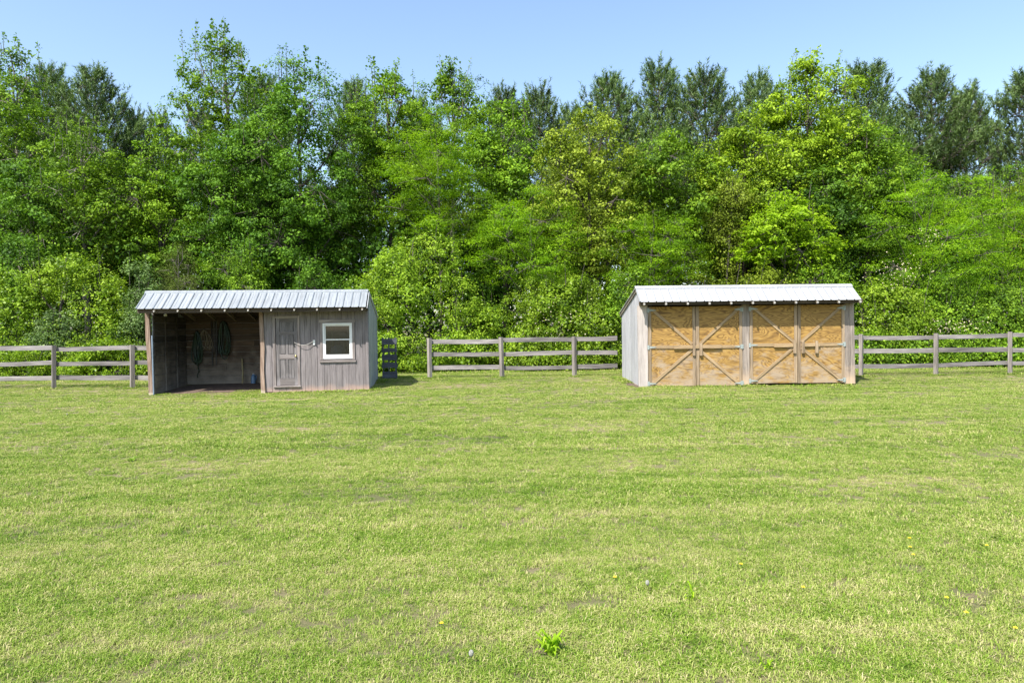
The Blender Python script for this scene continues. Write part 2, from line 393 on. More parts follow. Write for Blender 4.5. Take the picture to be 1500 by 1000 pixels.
def scatter(name, pts, scl, collection, label):
    me = bpy.data.meshes.new(name); me.vertices.add(len(pts)); me.vertices.foreach_set('co', np.asarray(pts, 'f').ravel())
    me.attributes.new('size', 'FLOAT', 'POINT').data.foreach_set('value', np.asarray(scl, 'f'))
    me.attributes.new('high', 'FLOAT', 'POINT').data.foreach_set('value', (np.asarray(scl) * np.clip(1.2 - .035 * np.asarray(pts)[:, 1], .45, 1)).astype('f'))
    me.attributes.new('spin', 'FLOAT', 'POINT').data.foreach_set('value', rng.uniform(0, 6.283, len(pts)).astype('f'))
    me.materials.append(M['grass'])
    o = link(name, me)
    ng = bpy.data.node_groups.new(name + '_nodes', 'GeometryNodeTree')
    ng.interface.new_socket('Geometry', in_out='INPUT', socket_type='NodeSocketGeometry')
    ng.interface.new_socket('Geometry', in_out='OUTPUT', socket_type='NodeSocketGeometry')
    N = ng.nodes; L = ng.links
    gi = N.new('NodeGroupInput'); go = N.new('NodeGroupOutput')
    ci = N.new('GeometryNodeCollectionInfo'); ci.inputs['Collection'].default_value = collection
    ci.inputs['Separate Children'].default_value = True; ci.inputs['Reset Children'].default_value = True
    ip = N.new('GeometryNodeInstanceOnPoints'); ip.inputs['Pick Instance'].default_value = True
    a1 = N.new('GeometryNodeInputNamedAttribute'); a1.data_type = 'FLOAT'; a1.inputs[0].default_value = 'size'
    a2 = N.new('GeometryNodeInputNamedAttribute'); a2.data_type = 'FLOAT'; a2.inputs[0].default_value = 'spin'
    cx = N.new('ShaderNodeCombineXYZ'); L.new(a2.outputs[0], cx.inputs[2])
    ri = N.new('FunctionNodeRandomValue'); ri.data_type = 'INT'; ri.inputs[4].default_value = 0; ri.inputs[5].default_value = 7
    L.new(gi.outputs[0], ip.inputs['Points']); L.new(ci.outputs[0], ip.inputs['Instance']); L.new(ri.outputs[2], ip.inputs['Instance Index'])
    L.new(cx.outputs[0], ip.inputs['Rotation']); a3 = N.new('GeometryNodeInputNamedAttribute'); a3.data_type = 'FLOAT'; a3.inputs[0].default_value = 'high'; cs = N.new('ShaderNodeCombineXYZ'); L.new(a1.outputs[0], cs.inputs[0]); L.new(a1.outputs[0], cs.inputs[1]); L.new(a3.outputs[0], cs.inputs[2]); L.new(cs.outputs[0], ip.inputs['Scale']); L.new(ip.outputs[0], go.inputs[0])
    md = o.modifiers.new('scatter', 'NODES'); md.node_group = ng
    return tag(o, label, kind='stuff')

# ------------------------------------------------------------------ the sheds
LY, RY = R(6.0), R(2.0)
LO = Vector((-10.39, 19.62, -.02)); RO = Vector((3.74, 20.05, 0.0))
LW, LD, RW, RD = 6.16, 2.7, 6.40, 2.5

def shed_roof(root, x0, x1, over, ze, zr, yr, zb, D, mat, rib, npan, back_over=.12):
    """front slope of ribbed metal panels, a ridge cap and the long back slope"""
    pw = (x1 - x0) / npan; t = .004
    dy, dz = yr + over, zr - ze; sl_ = math.hypot(dy, dz)
    pan = MB(); h = .022
    # one panel: flat pan with a trapezoid rib at its left, local x along, y up the slope
    prof = [(0, 0), (.012, h), (.034, h), (.046, 0), (pw * .48, 0), (pw * .5, .006), (pw * .52, 0), (pw, 0)]
    k = len(prof)
    for yy in (0, sl_):
        for (px, pz) in prof: pan.v.append((px, yy, pz))
    for yy in (0, sl_):
        for (px, pz) in prof: pan.v.append((px, yy, pz - t))
    for i in range(k - 1):
        pan.f += [(i, i + 1, k + i + 1, k + i), (2 * k + i + 1, 2 * k + i, 3 * k + i, 3 * k + i + 1), (i + 1, i, 2 * k + i, 2 * k + i + 1)]
    me = bpy.data.meshes.new('roof_panel'); me.from_pydata(pan.v, [], pan.f); me.materials.append(mat)
    ang = math.atan2(dz, dy)
    for i in range(npan):
        link('roof_panel', me, root, (x0 + i * pw, -over, ze + random.uniform(0, .002)), (ang, 0, 0))
    rb = MB().box(.010, .032, -.004, sl_ - .08, h - .012, h + .004); mr = bpy.data.meshes.new('rib_shade_strip'); mr.from_pydata(rb.v, [], rb.f); mr.materials.append(rib)  # dark strip laid on each rib in place of its shadow
    for i in range(npan):
        link('rib_shade_strip', mr, root, (x0 + i * pw, -over, ze), (ang, 0, 0))
    # back slope
    yb = D + back_over
    b = MB(); b.prism([(x0, yr, zr - .012), (x0, yb, zb), (x0, yb, zb - .02), (x0, yr, zr - .04)], (x1 - x0, 0, 0))
    b.build('back_roof', mat, root)
    # ridge cap, two bent flanges
    c = MB(); cy = .11 * dy / sl_; cz = .11 * dz / sl_; bz = (zr - zb) / (yb - yr)
    pts = [(x0 - .012, yr - cy, zr - cz + .032), (x0 - .012, yr + .13, zr - .13 * bz + .02), (x0 - .012, yr + .005, zr + .036)]
    pts = [(x0 - .012, yr - cy, zr - cz + .026), (x0 - .012, yr, zr + .026), (x0 - .012, yr + .14, zr - .14 * bz + .012), (x0 - .012, yr + .14, zr - .14 * bz + .018), (x0 - .012, yr, zr + .034), (x0 - .012, yr - cy, zr - cz + .034)]
    c.prism(pts, (x1 - x0 + .024, 0, 0)); c.build('ridge_cap', mat, root)
    c = MB(); c.prism([(x0, yr - cy - .012, zr - cz - .006), (x0, yr - cy + .02, zr - cz + .008), (x0, yr - cy + .02, zr - cz + .030), (x0, yr - cy - .004, zr - cz + .022)], (x1 - x0, 0, 0)); c.build('cap_shade_strip', rib, root)  # dark strip standing in for the shadow under the ridge cap
    return ang

# ---- left shed
L = empty('open_shed', LO, LY)
tag(L, 'grey wooden shed with one open bay, an old panelled door and a white window', 'shed')
shed_roof(L, -.14, LW + .0, .62, 2.47, 2.98, .12, 2.30, LD, M['roof_l'], M['roof_seam'], 28)
def top_l(y): return 2.98 - (y - .12) * (2.98 - 2.30) / (LD + .12 - .12) - .06
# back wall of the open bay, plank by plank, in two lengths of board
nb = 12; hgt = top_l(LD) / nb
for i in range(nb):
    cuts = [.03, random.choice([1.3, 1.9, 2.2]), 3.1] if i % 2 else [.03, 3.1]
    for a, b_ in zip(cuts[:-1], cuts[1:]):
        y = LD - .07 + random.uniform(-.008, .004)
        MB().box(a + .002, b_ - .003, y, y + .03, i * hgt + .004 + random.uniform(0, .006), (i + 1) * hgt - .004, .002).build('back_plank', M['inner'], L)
# left side wall planks, inner face
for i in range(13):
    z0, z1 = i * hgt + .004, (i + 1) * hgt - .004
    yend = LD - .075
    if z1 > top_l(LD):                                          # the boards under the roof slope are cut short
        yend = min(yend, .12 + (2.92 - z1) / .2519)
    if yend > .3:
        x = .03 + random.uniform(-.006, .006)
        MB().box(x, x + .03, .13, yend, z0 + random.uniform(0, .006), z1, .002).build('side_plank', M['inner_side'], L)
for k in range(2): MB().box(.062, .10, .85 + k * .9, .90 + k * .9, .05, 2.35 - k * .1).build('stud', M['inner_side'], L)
# partition between the bay and the tack room
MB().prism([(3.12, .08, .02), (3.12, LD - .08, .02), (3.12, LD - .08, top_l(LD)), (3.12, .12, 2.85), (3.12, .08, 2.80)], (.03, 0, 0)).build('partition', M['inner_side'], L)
# posts
p = MB(); p.tube([(-.02, .05, 0), (-.035, .05, .8), (-.07, .05, 1.7), (-.085, .05, 2.42)], [.085, .078, .085, .075], 4); p.build('corner_post', M['brown_post'], L, None)
MB().tube([(.055, .0, 0.02), (.05, .0, 1.0), (.045, .0, 1.72)], .022, 8).build('conduit', M['conduit'], L)
MB().tube([(3.12, .0, 0), (3.10, .0, .7), (3.125, .0, 1.3), (3.09, .0, 2.42)], [.085, .075, .082, .07], 4).build('middle_post', M['brown_post'], L)
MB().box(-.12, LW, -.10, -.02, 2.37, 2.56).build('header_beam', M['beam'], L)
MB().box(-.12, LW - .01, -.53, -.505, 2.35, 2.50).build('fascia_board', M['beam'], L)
n_r = 10
for i in range(n_r):
    x = .33 + i * (LW - .45) / (n_r - 1)
    rf = MB().prism([(x, -.60, 2.375), (x, -.60, 2.44), (x, .12, 2.92), (x, LD, top_l(LD)), (x, LD, top_l(LD) - .13), (x, .12, 2.79), (x, -.02, 2.56)], (.045, 0, 0))
    o = rf.build('rafter', M['rafter'], L)
    MB().tube([(x + .022, -.625, 2.40), (x + .022, -.606, 2.40)], .022, 10).build('bolt_cap', M['cap'], o)
MB().prism([(.03, .14, 2.885), (.03, LD, top_l(LD) - .02), (.03, LD, top_l(LD)), (.03, .14, 2.905)], (LW - .06, 0, 0)).build('roof_boards', M['inner'], L)

# front wall of the tack room: grooved vertical boards, with openings for the door and the window
DX0, DX1, DZ0, DZ1 = 3.46, 4.13, .20, 2.20
WX0, WX1, WZ0, WZ1 = 4.84, 5.69, .97, 2.02
x = 3.16; 
while x < LW - .01:
    w = random.uniform(.17, .215); x1 = min(x + w, LW)
    if LW - x1 < .06: x1 = LW
    segs = [(0.02, 2.40)]
    # boards are cut round the openings
    def split(lo, hi, z0, z1):
        out = []
        for s0, s1 in segs:
            out += [(s0, min(s1, z0)), (max(s0, z1), s1)]
        return [q for q in out if q[1] - q[0] > .02]
    pieces = []
    edges = sorted({x, x1} | {e for e in (DX0, DX1, WX0, WX1) if x < e < x1})
    for e0, e1 in zip(edges[:-1], edges[1:]):
        mid = (e0 + e1) / 2; segs = [(0.02 + random.uniform(0, .012), 2.40)]
        if DX0 < mid < DX1: segs = split(0, 0, DZ0, DZ1)
        if WX0 < mid < WX1: segs = split(0, 0, WZ0, WZ1)
        for s0, s1 in segs: pieces.append((e0, e1, s0, s1))
    yo = random.uniform(-.004, .004)
    for e0, e1, s0, s1 in pieces:
        MB().box(e0 + (.004 if e0 == x else 0), e1 - (.003 if e1 == x1 else 0), yo, .025 + yo, s0, s1).build('wall_board', M['siding'], L)
    x = x1
for a, b_ in ((.02, .19), (2.22, 2.42)): MB().box(3.17, LW - .02, .03, .045, a, b_).build('wall_backing', M['beam'], L)
# right-hand side wall
y = 0.03
while y < LD - .01:
    y1 = min(y + random.uniform(.24, .30), LD)
    MB().prism([(LW, y + .004, .03), (LW, y1 - .003, .03), (LW, y1 - .003, top_l(max(y1, .12))), (LW, y + .004, top_l(max(y, .12)))], (.022 + random.uniform(-.003, .003), 0, 0)).build('side_board', M['side_wall'], L); y = y1
MB().prism([(LW + .025, -.58, 2.44), (LW + .025, .12, 2.95), (LW + .025, LD + .1, top_l(LD + .1) + .045), (LW + .025, LD + .1, top_l(LD + .1) - .05), (LW + .025, .12, 2.85), (LW + .025, -.05, 2.62)], (.02, 0, 0)).build('rake_board', M['side_wall'], L)
MB().box(LW - .07, LW + .004, -.012, -.030, 0, 2.36, .003).build('corner_board', M['siding'], L)
# outer left side and back
MB().prism([(0, .13, 0), (0, LD, 0), (0, LD, top_l(LD)), (0, .12, 2.85)], (.022, 0, 0)).build('outer_side', M['side_wall'], L)
MB().box(0.03, LW, LD - .03, LD, 0, top_l(LD)).build('outer_back', M['side_wall'], L)
MB().box(3.16, LW - .03, LD - .06, LD - .04, .06, top_l(LD) - .15).build('room_dark_sheet', M['beam'], L)  # dark sheet added so the room behind the window looks unlit
MB().box(3.16, LW - .03, .06, LD - .07, 0.0, .06).build('floor_deck', M['beam'], L)
# door
d = MB().box(DX0 + .045, DX1 - .02, .005, .03, DZ0 + .012, DZ1 - .02).build('door', M['door_old'], L)
sx0, sx1, dz0, dz1 = DX0 + .045, DX1 - .02, DZ0 + .012, DZ1 - .02
st = .095
for a, b_ in ((sx0, sx0 + st), (sx1 - st, sx1)): MB().box(a, b_, -.012, .006, dz0, dz1).build('stile', M['door_old'], d)
MB().box((sx0 + sx1) / 2 - .035, (sx0 + sx1) / 2 + .035, -.011, .006, dz0 + .2, .98).build('stile', M['door_old'], d)
MB().box((sx0 + sx1) / 2 - .03, (sx0 + sx1) / 2 + .03, -.010, .006, 1.12, 1.70).build('stile', M['door_old'], d)
for a, b_ in ((dz0, dz0 + .2), (.98, 1.12), (1.70, 1.78), (dz1 - .1, dz1)):
    MB().box(sx0 + st, sx1 - st, -.012, .006, a, b_).build('rail', M['door_old_h'], d)
for a, b_, c_, e_ in ((sx0 + st + .02, (sx0 + sx1) / 2 - .055, .42, .96), ((sx0 + sx1) / 2 + .055, sx1 - st - .02, .42, .96), (sx0 + st + .02, (sx0 + sx1) / 2 - .05, 1.14, 1.68), ((sx0 + sx1) / 2 + .05, sx1 - st - .02, 1.14, 1.68), (sx0 + st + .02, sx1 - st - .02, 1.80, dz1 - .12)):
    MB().box(a, b_, -.004, .006, c_, e_).build('panel', M['door_old'], d)
kn = MB(); kx = sx1 - .045; kn.tube([(kx, -.012, 1.07), (kx, -.03, 1.07), (kx, -.04, 1.07), (kx, -.06, 1.07), (kx, -.075, 1.07)], [.028, .012, .025, .032, .018], 10)
kn.build('door_knob', M['brass'], d, smooth=True)
for a, b_, c_, e_ in ((DX0 - .045, DX0 + .03, DZ0 - .01, DZ1 + .05), (DX1 - .015, DX1 + .05, DZ0 - .01, DZ1 + .05)):
    MB().box(a, b_, -.03, .0, c_, e_, .003).build('door_casing', M['trim_v'], L)
MB().box(DX0 + .031, DX1 - .016, -.028, .0, DZ1 - .02, DZ1 + .05, .002).build('door_casing', M['trim_h'], L)
MB().box(DX0 - .05, DX1 + .06, -.05, .0, DZ0 - .035, DZ0 + .0).build('door_sill', M['trim_h'], L)
# cord from door to the wall bracket
br = MB().box(4.56, 4.62, -.03, -.005, 1.39, 1.53).build('bracket', M['white'], L)
pts = []
for i in range(15):
    t = i / 14; pts.append((kx - .04 + t * (4.59 - kx + .04), -.05 - .03 * math.sin(t * 3.14), 1.47 + (t - 1) * (-.0) - .10 * math.sin(math.pi * t) + .03 * t))
MB().tube(pts, .0065, 6).build('door_cord', M['chain'], L)
# window
w = MB().box(WX0, WX1, -.02, .04, WZ0, WZ0 + .09).box(WX0, WX1, -.02, .04, WZ1 - .05, WZ1).box(WX0, WX0 + .05, -.02, .04, WZ0 + .09, WZ1 - .05).box(WX1 - .05, WX1, -.02, .04, WZ0 + .09, WZ1 - .05)
w = w.build('window_frame', M['white'], L)
zm = (WZ0 + WZ1) / 2 + .04
def sash(x0, x1, y, z0, z1, t):
    s_ = MB().box(x0, x1, y, y + .022, z0, z0 + t).box(x0, x1, y, y + .022, z1 - t, z1).box(x0, x0 + t, y, y + .022, z0 + t, z1 - t).box(x1 - t, x1, y, y + .022, z0 + t, z1 - t)
    s_.build('sash', M['white'], w)
    MB().box(x0 + t, x1 - t, y + .008, y + .014, z0 + t, z1 - t).build('pane', M['glass'], w)
sash(WX0 + .051, WX1 - .051, -.012, WZ0 + .092, zm + .015, .032)
sash(WX0 + .051, WX1 - .051, .012, zm - .015, WZ1 - .052, .03)
for a, b_ in ((WX0 - .075, WX0 - .003), (WX1 + .003, WX1 + .075)): MB().box(a, b_, -.03, -.004, WZ0 - .02, WZ1 + .01, .003).build('window_trim', M['trim_v'], L)
MB().box(WX0 - .10, WX1 + .10, -.03, -.004, WZ1 + .014, WZ1 + .10, .003).build('window_trim', M['trim_h'], L)
MB().box(WX0 - .10, WX1 + .10, -.045, -.004, WZ0 - .10, WZ0 - .024, .003).build('window_sill', M['trim_h'], L)

def into(root_loc, yaw, x, y, z):
    c, s_ = math.cos(yaw), math.sin(yaw); return Vector((root_loc.x + c * x - s_ * y, root_loc.y + s_ * x + c * y, root_loc.z + z))
# things seen through the window
t = MB().box(-.03, .03, -.02, .02, 0, 2.2).build('standing_board', M['stud'], None, into(LO, LY, 5.16, .42, .06), (0, R(-4), LY)); tag(t, 'yellow leaning board seen behind the left half of the window', 'board')
t = MB().box(-.02, .02, -.02, .02, 0, 2.3).build('standing_board', M['stud'], None, into(LO, LY, 5.58, .5, .06), (0, 0, LY)); tag(t, 'narrow upright timber seen behind the right half of the window', 'board')
sk = MB(); sk.tube([(0, 0, 0), (0, 0, .06), (0, 0, .5), (0, 0, .68), (0, 0, .76)], [.20, .24, .25, .20, .06], 12)
t = sk.build('feed_sack', M['cream'], None, into(LO, LY, 5.22, .34, .62), (0, 0, 0), True); tag(t, 'pale rounded sack on the bench behind the lower window pane', 'sack')
t = MB().box(4.7, 6.0, .22, .85, .56, .61).box(4.72, 4.78, .24, .3, .06, .56).box(5.9, 5.96, .24, .3, .06, .56).box(4.72, 4.78, .77, .83, .06, .56).box(5.9, 5.96, .77, .83, .06, .56)
bn = empty('work_bench', into(LO, LY, 0, 0, 0), LY); tag(bn, 'dark bench inside the closed shed room under the window', 'bench'); t.build('bench_frame', M['beam'], bn)

# ---- things in the open bay
BY = LD - .09
def along(px):
    k = (px - 750) / 1000; c, s_ = math.cos(LY), math.sin(LY)
    return (k * (LO.y + c * BY) - LO.x + s_ * BY) / (c - k * s_)
def hang(name, px, z, label, cat):
    x = along(px)
    o = empty(name, into(LO, LY, x, BY, z), LY); return tag(o, label, cat)
def coil(rw, rh, loops, r, mat, parent, seed, zc):
    rr = random.Random(seed)
    for k in range(loops):
        m = MB(); a = rw * rr.uniform(.35, 1.15); h = rh * rr.uniform(.8, 1.05); dy = -.02 - k * .016; ph = rr.uniform(-.07, .07)
        pts = []
        for i in range(21):
            th = 2 * math.pi * i / 20
            pts.append((a * math.sin(th) * (1 + .25 * -math.cos(th)) + ph * (1 - math.cos(th)), dy + .01 * math.sin(3 * th), -h + h * math.cos(th)))
        m.tube(pts, r, 6, False); m.build('loop', mat, parent, smooth=True)
h1 = hang('garden_hose', 290, 1.82, 'dark green hose coiled in a narrow hank, leftmost on the back wall', 'hose')
coil(.13, .52, 8, .019, M['green_hose'], h1, 3, 0)
MB().tube([(.02, -.05, -.9), (.0, -.06, -1.1), (.03, -.05, -1.3), (-.03, -.06, -1.42), (-.01, -.05, -1.5)], .014, 6).build('loose_end', M['green_hose'], h1)
MB().tube([(0, 0, .0), (0, -.14, .01), (0, -.15, .04)], .008, 6).build('hook', M['black'], h1)
h2 = hang('rope_coil', 300, 1.86, 'thin tan rope looped on the wall between the two green hoses', 'rope')
coil(.15, .32, 5, .009, M['tan_rope'], h2, 5, 0)
MB().tube([(0, 0, .0), (0, -.1, .01), (0, -.11, .03)], .007, 6).build('hook', M['black'], h2)
h3 = hang('leather_strap', 311, 2.14, 'long black straps hanging straight down the middle of the back wall', 'strap')
for q, (a, ln, ww) in enumerate(((0, 1.45, .022), (.07, .95, .016), (.16, 1.1, .014), (.13, 1.42, .012))):
    MB().box(a - ww, a + ww, -.03 - q * .008, -.02 - q * .008, -ln, 0, .004).build('strap', M['black'], h3)
MB().tube([(.28, -.04, -.02), (.2, -.05, -.5), (.12, -.05, -.86), (.22, -.05, -.98), (.34, -.05, -.8), (.36, -.04, -.05)], .012, 6).build('lead', M['black'], h3)
h4 = hang('garden_hose', 329, 2.14, 'large green hose coil hung high on the right of the black straps', 'hose')
coil(.17, .60, 9, .018, M['green_hose'], h4, 9, 0)
MB().tube([(0, 0, .0), (0, -.15, .01), (0, -.16, .04)], .009, 6).build('hook', M['black'], h4)
t = MB().box(-1.0, .0, -.012, 0, -.01, .01).build('wall_rail', M['inner'], L, (.9, LD - .08, 1.32))
t = MB().tube([(0, 0, 0), (.015, -.0, .4), (-.03, .10, .86)], .022, 7).build('tool_handle', M['stick'], None, into(LO, LY, along(356), BY - .15, .06), (0, 0, LY)); tag(t, 'yellowish wooden tool handle leaning on the back wall of the open bay', 'handle')
jr = empty('water_jug', into(LO, LY, along(371.5), BY - .12, .06), LY); tag(jr, 'small blue plastic jug on the floor beside the middle post', 'jug')
MB().tube([(0, 0, 0), (0, 0, .03), (0, 0, .26), (0, 0, .32), (0, 0, .34)], [.07, .075, .075, .04, .022], 12).build('body', M['blue'], jr, smooth=True)
MB().tube([(0, 0, .34), (0, 0, .37)], .026, 10).build('cap', M['white'], jr)
MB().tube([(.03, 0, .32), (.09, 0, .30), (.10, 0, .2), (.07, 0, .16)], .009, 6).build('handle', M['blue'], jr)
lf = empty('utility_light', into(LO, LY, .25, .45, 2.28), LY); tag(lf, 'small unlit pale lamp under the roof in the corner of the open bay', 'lamp')
MB().tube([(0, 0, 0), (0, 0, .06), (0, 0, .09)], [.05, .045, .02], 10).build('bulb', M['cream'], lf)
MB().tube([(0, 0, .09), (0, 0, .46)], .01, 6).build('stem', M['black'], lf)

# dirt floor of the bay, an uneven patch
m = MB(); ring = []
cx, cy = 1.75, 1.0
for i in range(40):
    th = 2 * math.pi * i / 40; c_, s_ = math.cos(th), math.sin(th)
    sup = (abs(c_) ** 5 + abs(s_) ** 5) ** (-1 / 5)
    px_, py_ = cx + sup * c_ * 1.66, cy + sup * s_ * 1.56
    if py_ < .45: py_ = random.uniform(.22, .5)
    q = into(LO, LY, px_, py_, 0); ring.append((q.x, q.y, float(gz(q.x, q.y)) + .006))
q = into(LO, LY, cx, cy, 0); ring.append((q.x, q.y, float(gz(q.x, q.y)) + .02))
m.v = ring; m.f = [(i, (i + 1) % 40, 40) for i in range(40)]
tag(m.build('dirt_floor', M['dirt'], smooth=True), kind='structure')
m = MB(); m.v = []; 
for i in range(24):
    th = 2 * math.pi * i / 24; r_ = random.uniform(.7, 1.1); px_ = 3.62 + .20 * r_ * math.cos(th); py_ = 21.3 + 1.5 * r_ * math.sin(th)
    m.v.append((px_, py_, float(gz(px_, py_)) + .012))
m.v.append((3.62, 21.3, float(gz(3.62, 21.3)) + .02)); m.f = [(i, (i + 1) % 24, 24) for i in range(24)]
tag(m.build('dirt_strip', M['dirt'], smooth=True), kind='structure')

# ---- right shed
Q = empty('stall_shed', RO, RY)
tag(Q, 'shed with four golden plywood doors braced with crossed battens under a white metal roof', 'shed')
OV = .48
shed_roof(Q, -.09, RW - .01, OV, 2.49, 2.95, .10, 2.24, RD, M['roof_r'], M['rib_shade_w'], 28)
def top_r(y): return 2.95 - (y - .10) * (2.95 - 2.24) / (RD + .02) - .06
Z0 = .05
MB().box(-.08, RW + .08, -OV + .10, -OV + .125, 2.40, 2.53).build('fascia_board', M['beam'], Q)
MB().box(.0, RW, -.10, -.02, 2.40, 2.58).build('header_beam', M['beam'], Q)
for i in range(11):
    x = .02 + i * (RW - .09) / 10
    o = MB().prism([(x, -OV - .0, 2.39), (x, -OV + .02, 2.487), (x, .10, 2.89), (x, RD, top_r(RD)), (x, RD, top_r(RD) - .12), (x, .10, 2.77), (x, -.02, 2.58)], (.05, 0, 0)).build('rafter', M['rafter'], Q)
    MB().tube([(x + .025, -OV - .012, 2.43), (x + .025, -OV + .008, 2.43)], .031, 8).build('rafter_end', M['cap'], o)
# left side wall of pale vertical boards
y = .02
while y < RD - .01:
    y1 = min(y + random.uniform(.33, .42), RD)
    if RD - y1 < .1: y1 = RD
    MB().prism([(-.022, y + .004, Z0), (-.022, y1 - .004, Z0), (-.022, y1 - .004, top_r(max(.1, y1))), (-.022, y + .004, top_r(max(y, .1)))], (.022 + random.uniform(-.003, .003), 0, 0)).build('side_board', M['pale_side'], Q); y = y1
MB().prism([(-.06, -OV + .03, 2.47), (-.06, .10, 2.93), (-.06, RD + .10, top_r(RD + .10) + .045), (-.06, RD + .10, top_r(RD + .10) - .06), (-.06, .10, 2.82), (-.06, -.1, 2.66)], (.024, 0, 0)).build('rake_board', M['grey_post'], Q)
MB().prism([(RW, .02, Z0), (RW, RD, Z0), (RW, RD, top_r(RD)), (RW, .1, 2.85)], (.022, 0, 0)).build('side_wall', M['side_wall'], Q)
MB().box(0, RW, RD - .03, RD, Z0, top_r(RD)).build('back_wall', M['side_wall'], Q)
MB().prism([(.03, .12, 2.865), (.03, RD - .03, top_r(RD) - .03), (.03, RD - .03, top_r(RD) - .01), (.03, .12, 2.885)], (RW - .06, 0, 0)).build('roof_boards', M['inner'], Q)
c = MB(); c.prism([(-.03, -.03, Z0 - .05), (.245, -.03, Z0 - .05), (.245, -.03, 2.40), (-.06, -.03, 2.40)], (0, .05, 0)); c.build('corner_board', M['pale_corner'], Q)
MB().box(3.055, 3.265, -.03, .03, Z0 - .03, 2.40, .004).build('post', M['grey_post'], Q)
MB().box(6.125, 6.28, -.03, .03, Z0 - .03, 2.40, .004).build('post', M['grey_post'], Q)
MB().prism([(6.285, -.025, Z0 - .03), (RW + .05, -.025, Z0 - .03), (RW + .005, -.025, 2.40), (6.285, -.025, 2.40)], (0, .05, 0)).build('post', M['grey_post'], Q)

def hinge(parent, x, z, dirn):
    m = MB(); y = -.055
    pts = [(x + dirn * .02, y, z - .032), (x + dirn * .22, y, z - .007), (x + dirn * .22, y, z + .007), (x + dirn * .02, y, z + .032)]
    if dirn < 0: pts = pts[::-1]
    m.prism(pts, (0, .006, 0)); m.box(x - .045, x + .02 if dirn > 0 else x + .045, y, y + .006, z - .06, z + .06)
    m.tube([(x, y - .006, z - .07), (x, y - .006, z + .07)], .012, 8); m.build('strap_hinge', M['galv'], parent)

def stall_door(x0, x1, side, z0, z1, tilt, extra):
    """side -1: hinged at its left edge, +1: at its right"""
    o = empty('stall_door', (0, 0, 0)); o.parent = Q; o.rotation_euler = (0, R(tilt), 0)
    MB().box(x0, x1, -.02, .0, z0, z1).build('plywood_sheet', M['ply'], o)
    bw = .085; ya, yb = -.045, -.021; zm = (z0 + z1) / 2 - .02
    MB().box(x0, x0 + bw, ya, yb, z0, z1, .002).build('batten', M['batten_v'], o)
    MB().box(x1 - bw, x1, ya, yb, z0, z1, .002).build('batten', M['batten_v'], o)
    MB().box(x0 + bw + .002, x1 - bw - .002, ya, yb, zm - .045, zm + .045, .002).build('batten', M['batten_h'], o)
    if side < 0: outer, inner = x0 + bw, x1 - bw
    else: outer, inner = x1 - bw, x0 + bw
    for zo, zi in ((z1 - .06, zm + .07), (z0 + .05, zm - .07)):
        dx, dz = inner - outer, zi - zo; ln = math.hypot(dx, dz) ; ang = math.atan2(dz, dx)
        b = MB().box(0, ln - .02, -.0115, .0115, -.04, .04, .002)
        b.build('diagonal_brace', M['batten_h'], o, (outer, -.034, zo), (0, -ang, 0))
    hx = x0 + .01 if side < 0 else x1 - .01
    for zz in (z1 - .10, zm, z0 + .08): hinge(o, hx, zz, 1 if side < 0 else -1)
    return o, zm
DZ = (.03, 2.36)
o1, zm = stall_door(.26, 1.655, -1, .03, 2.36, 0, 0)
o2, _ = stall_door(1.675, 3.045, 1, .01, 2.36, 0, 0)
o3, _ = stall_door(3.275, 4.69, -1, .07, 2.37, 0, 0)
o4, _ = stall_door(4.71, 6.115, 1, .06, 2.37, 0, 0)
zh = zm - .09
def block(parent, x, z0, z1, w=.075, y=-.10): MB().box(x - w / 2, x + w / 2, y, -.046, z0, z1, .003).build('latch_block', M['batten_v'], parent)
block(o1, 1.60, zh - .17, zh + .22); block(o2, 1.80, zh - .17, zh + .19)
MB().box(1.00, 1.56, -.09, -.047, zm - .05, zm + .05, .003).build('latch_rail', M['batten_h'], o1)
MB().box(1.64, 1.755, -.088, -.047, zm - .045, zm + .045, .003).build('latch_rail', M['batten_h'], o2)
MB().box(1.845, 2.42, -.09, -.047, zm - .05, zm + .05, .003).build('latch_rail', M['batten_h'], o2)
block(o3, 4.60, zh - .14, zh + .24); block(o4, 4.85, zh - .14, zh + .20); block(o4, 5.26, zh - .14, zh + .22)
MB().box(3.99, 4.555, -.09, -.047, zm - .04, zm + .05, .003).build('latch_rail', M['batten_h'], o3)
MB().box(4.895, 5.215, -.085, -.047, zm - .03, zm + .05, .003).build('latch_rail', M['batten_h'], o4)
MB().box(5.305, 5.36, -.085, -.047, zm - .03, zm + .05, .003).build('latch_rail', M['batten_h'], o4)

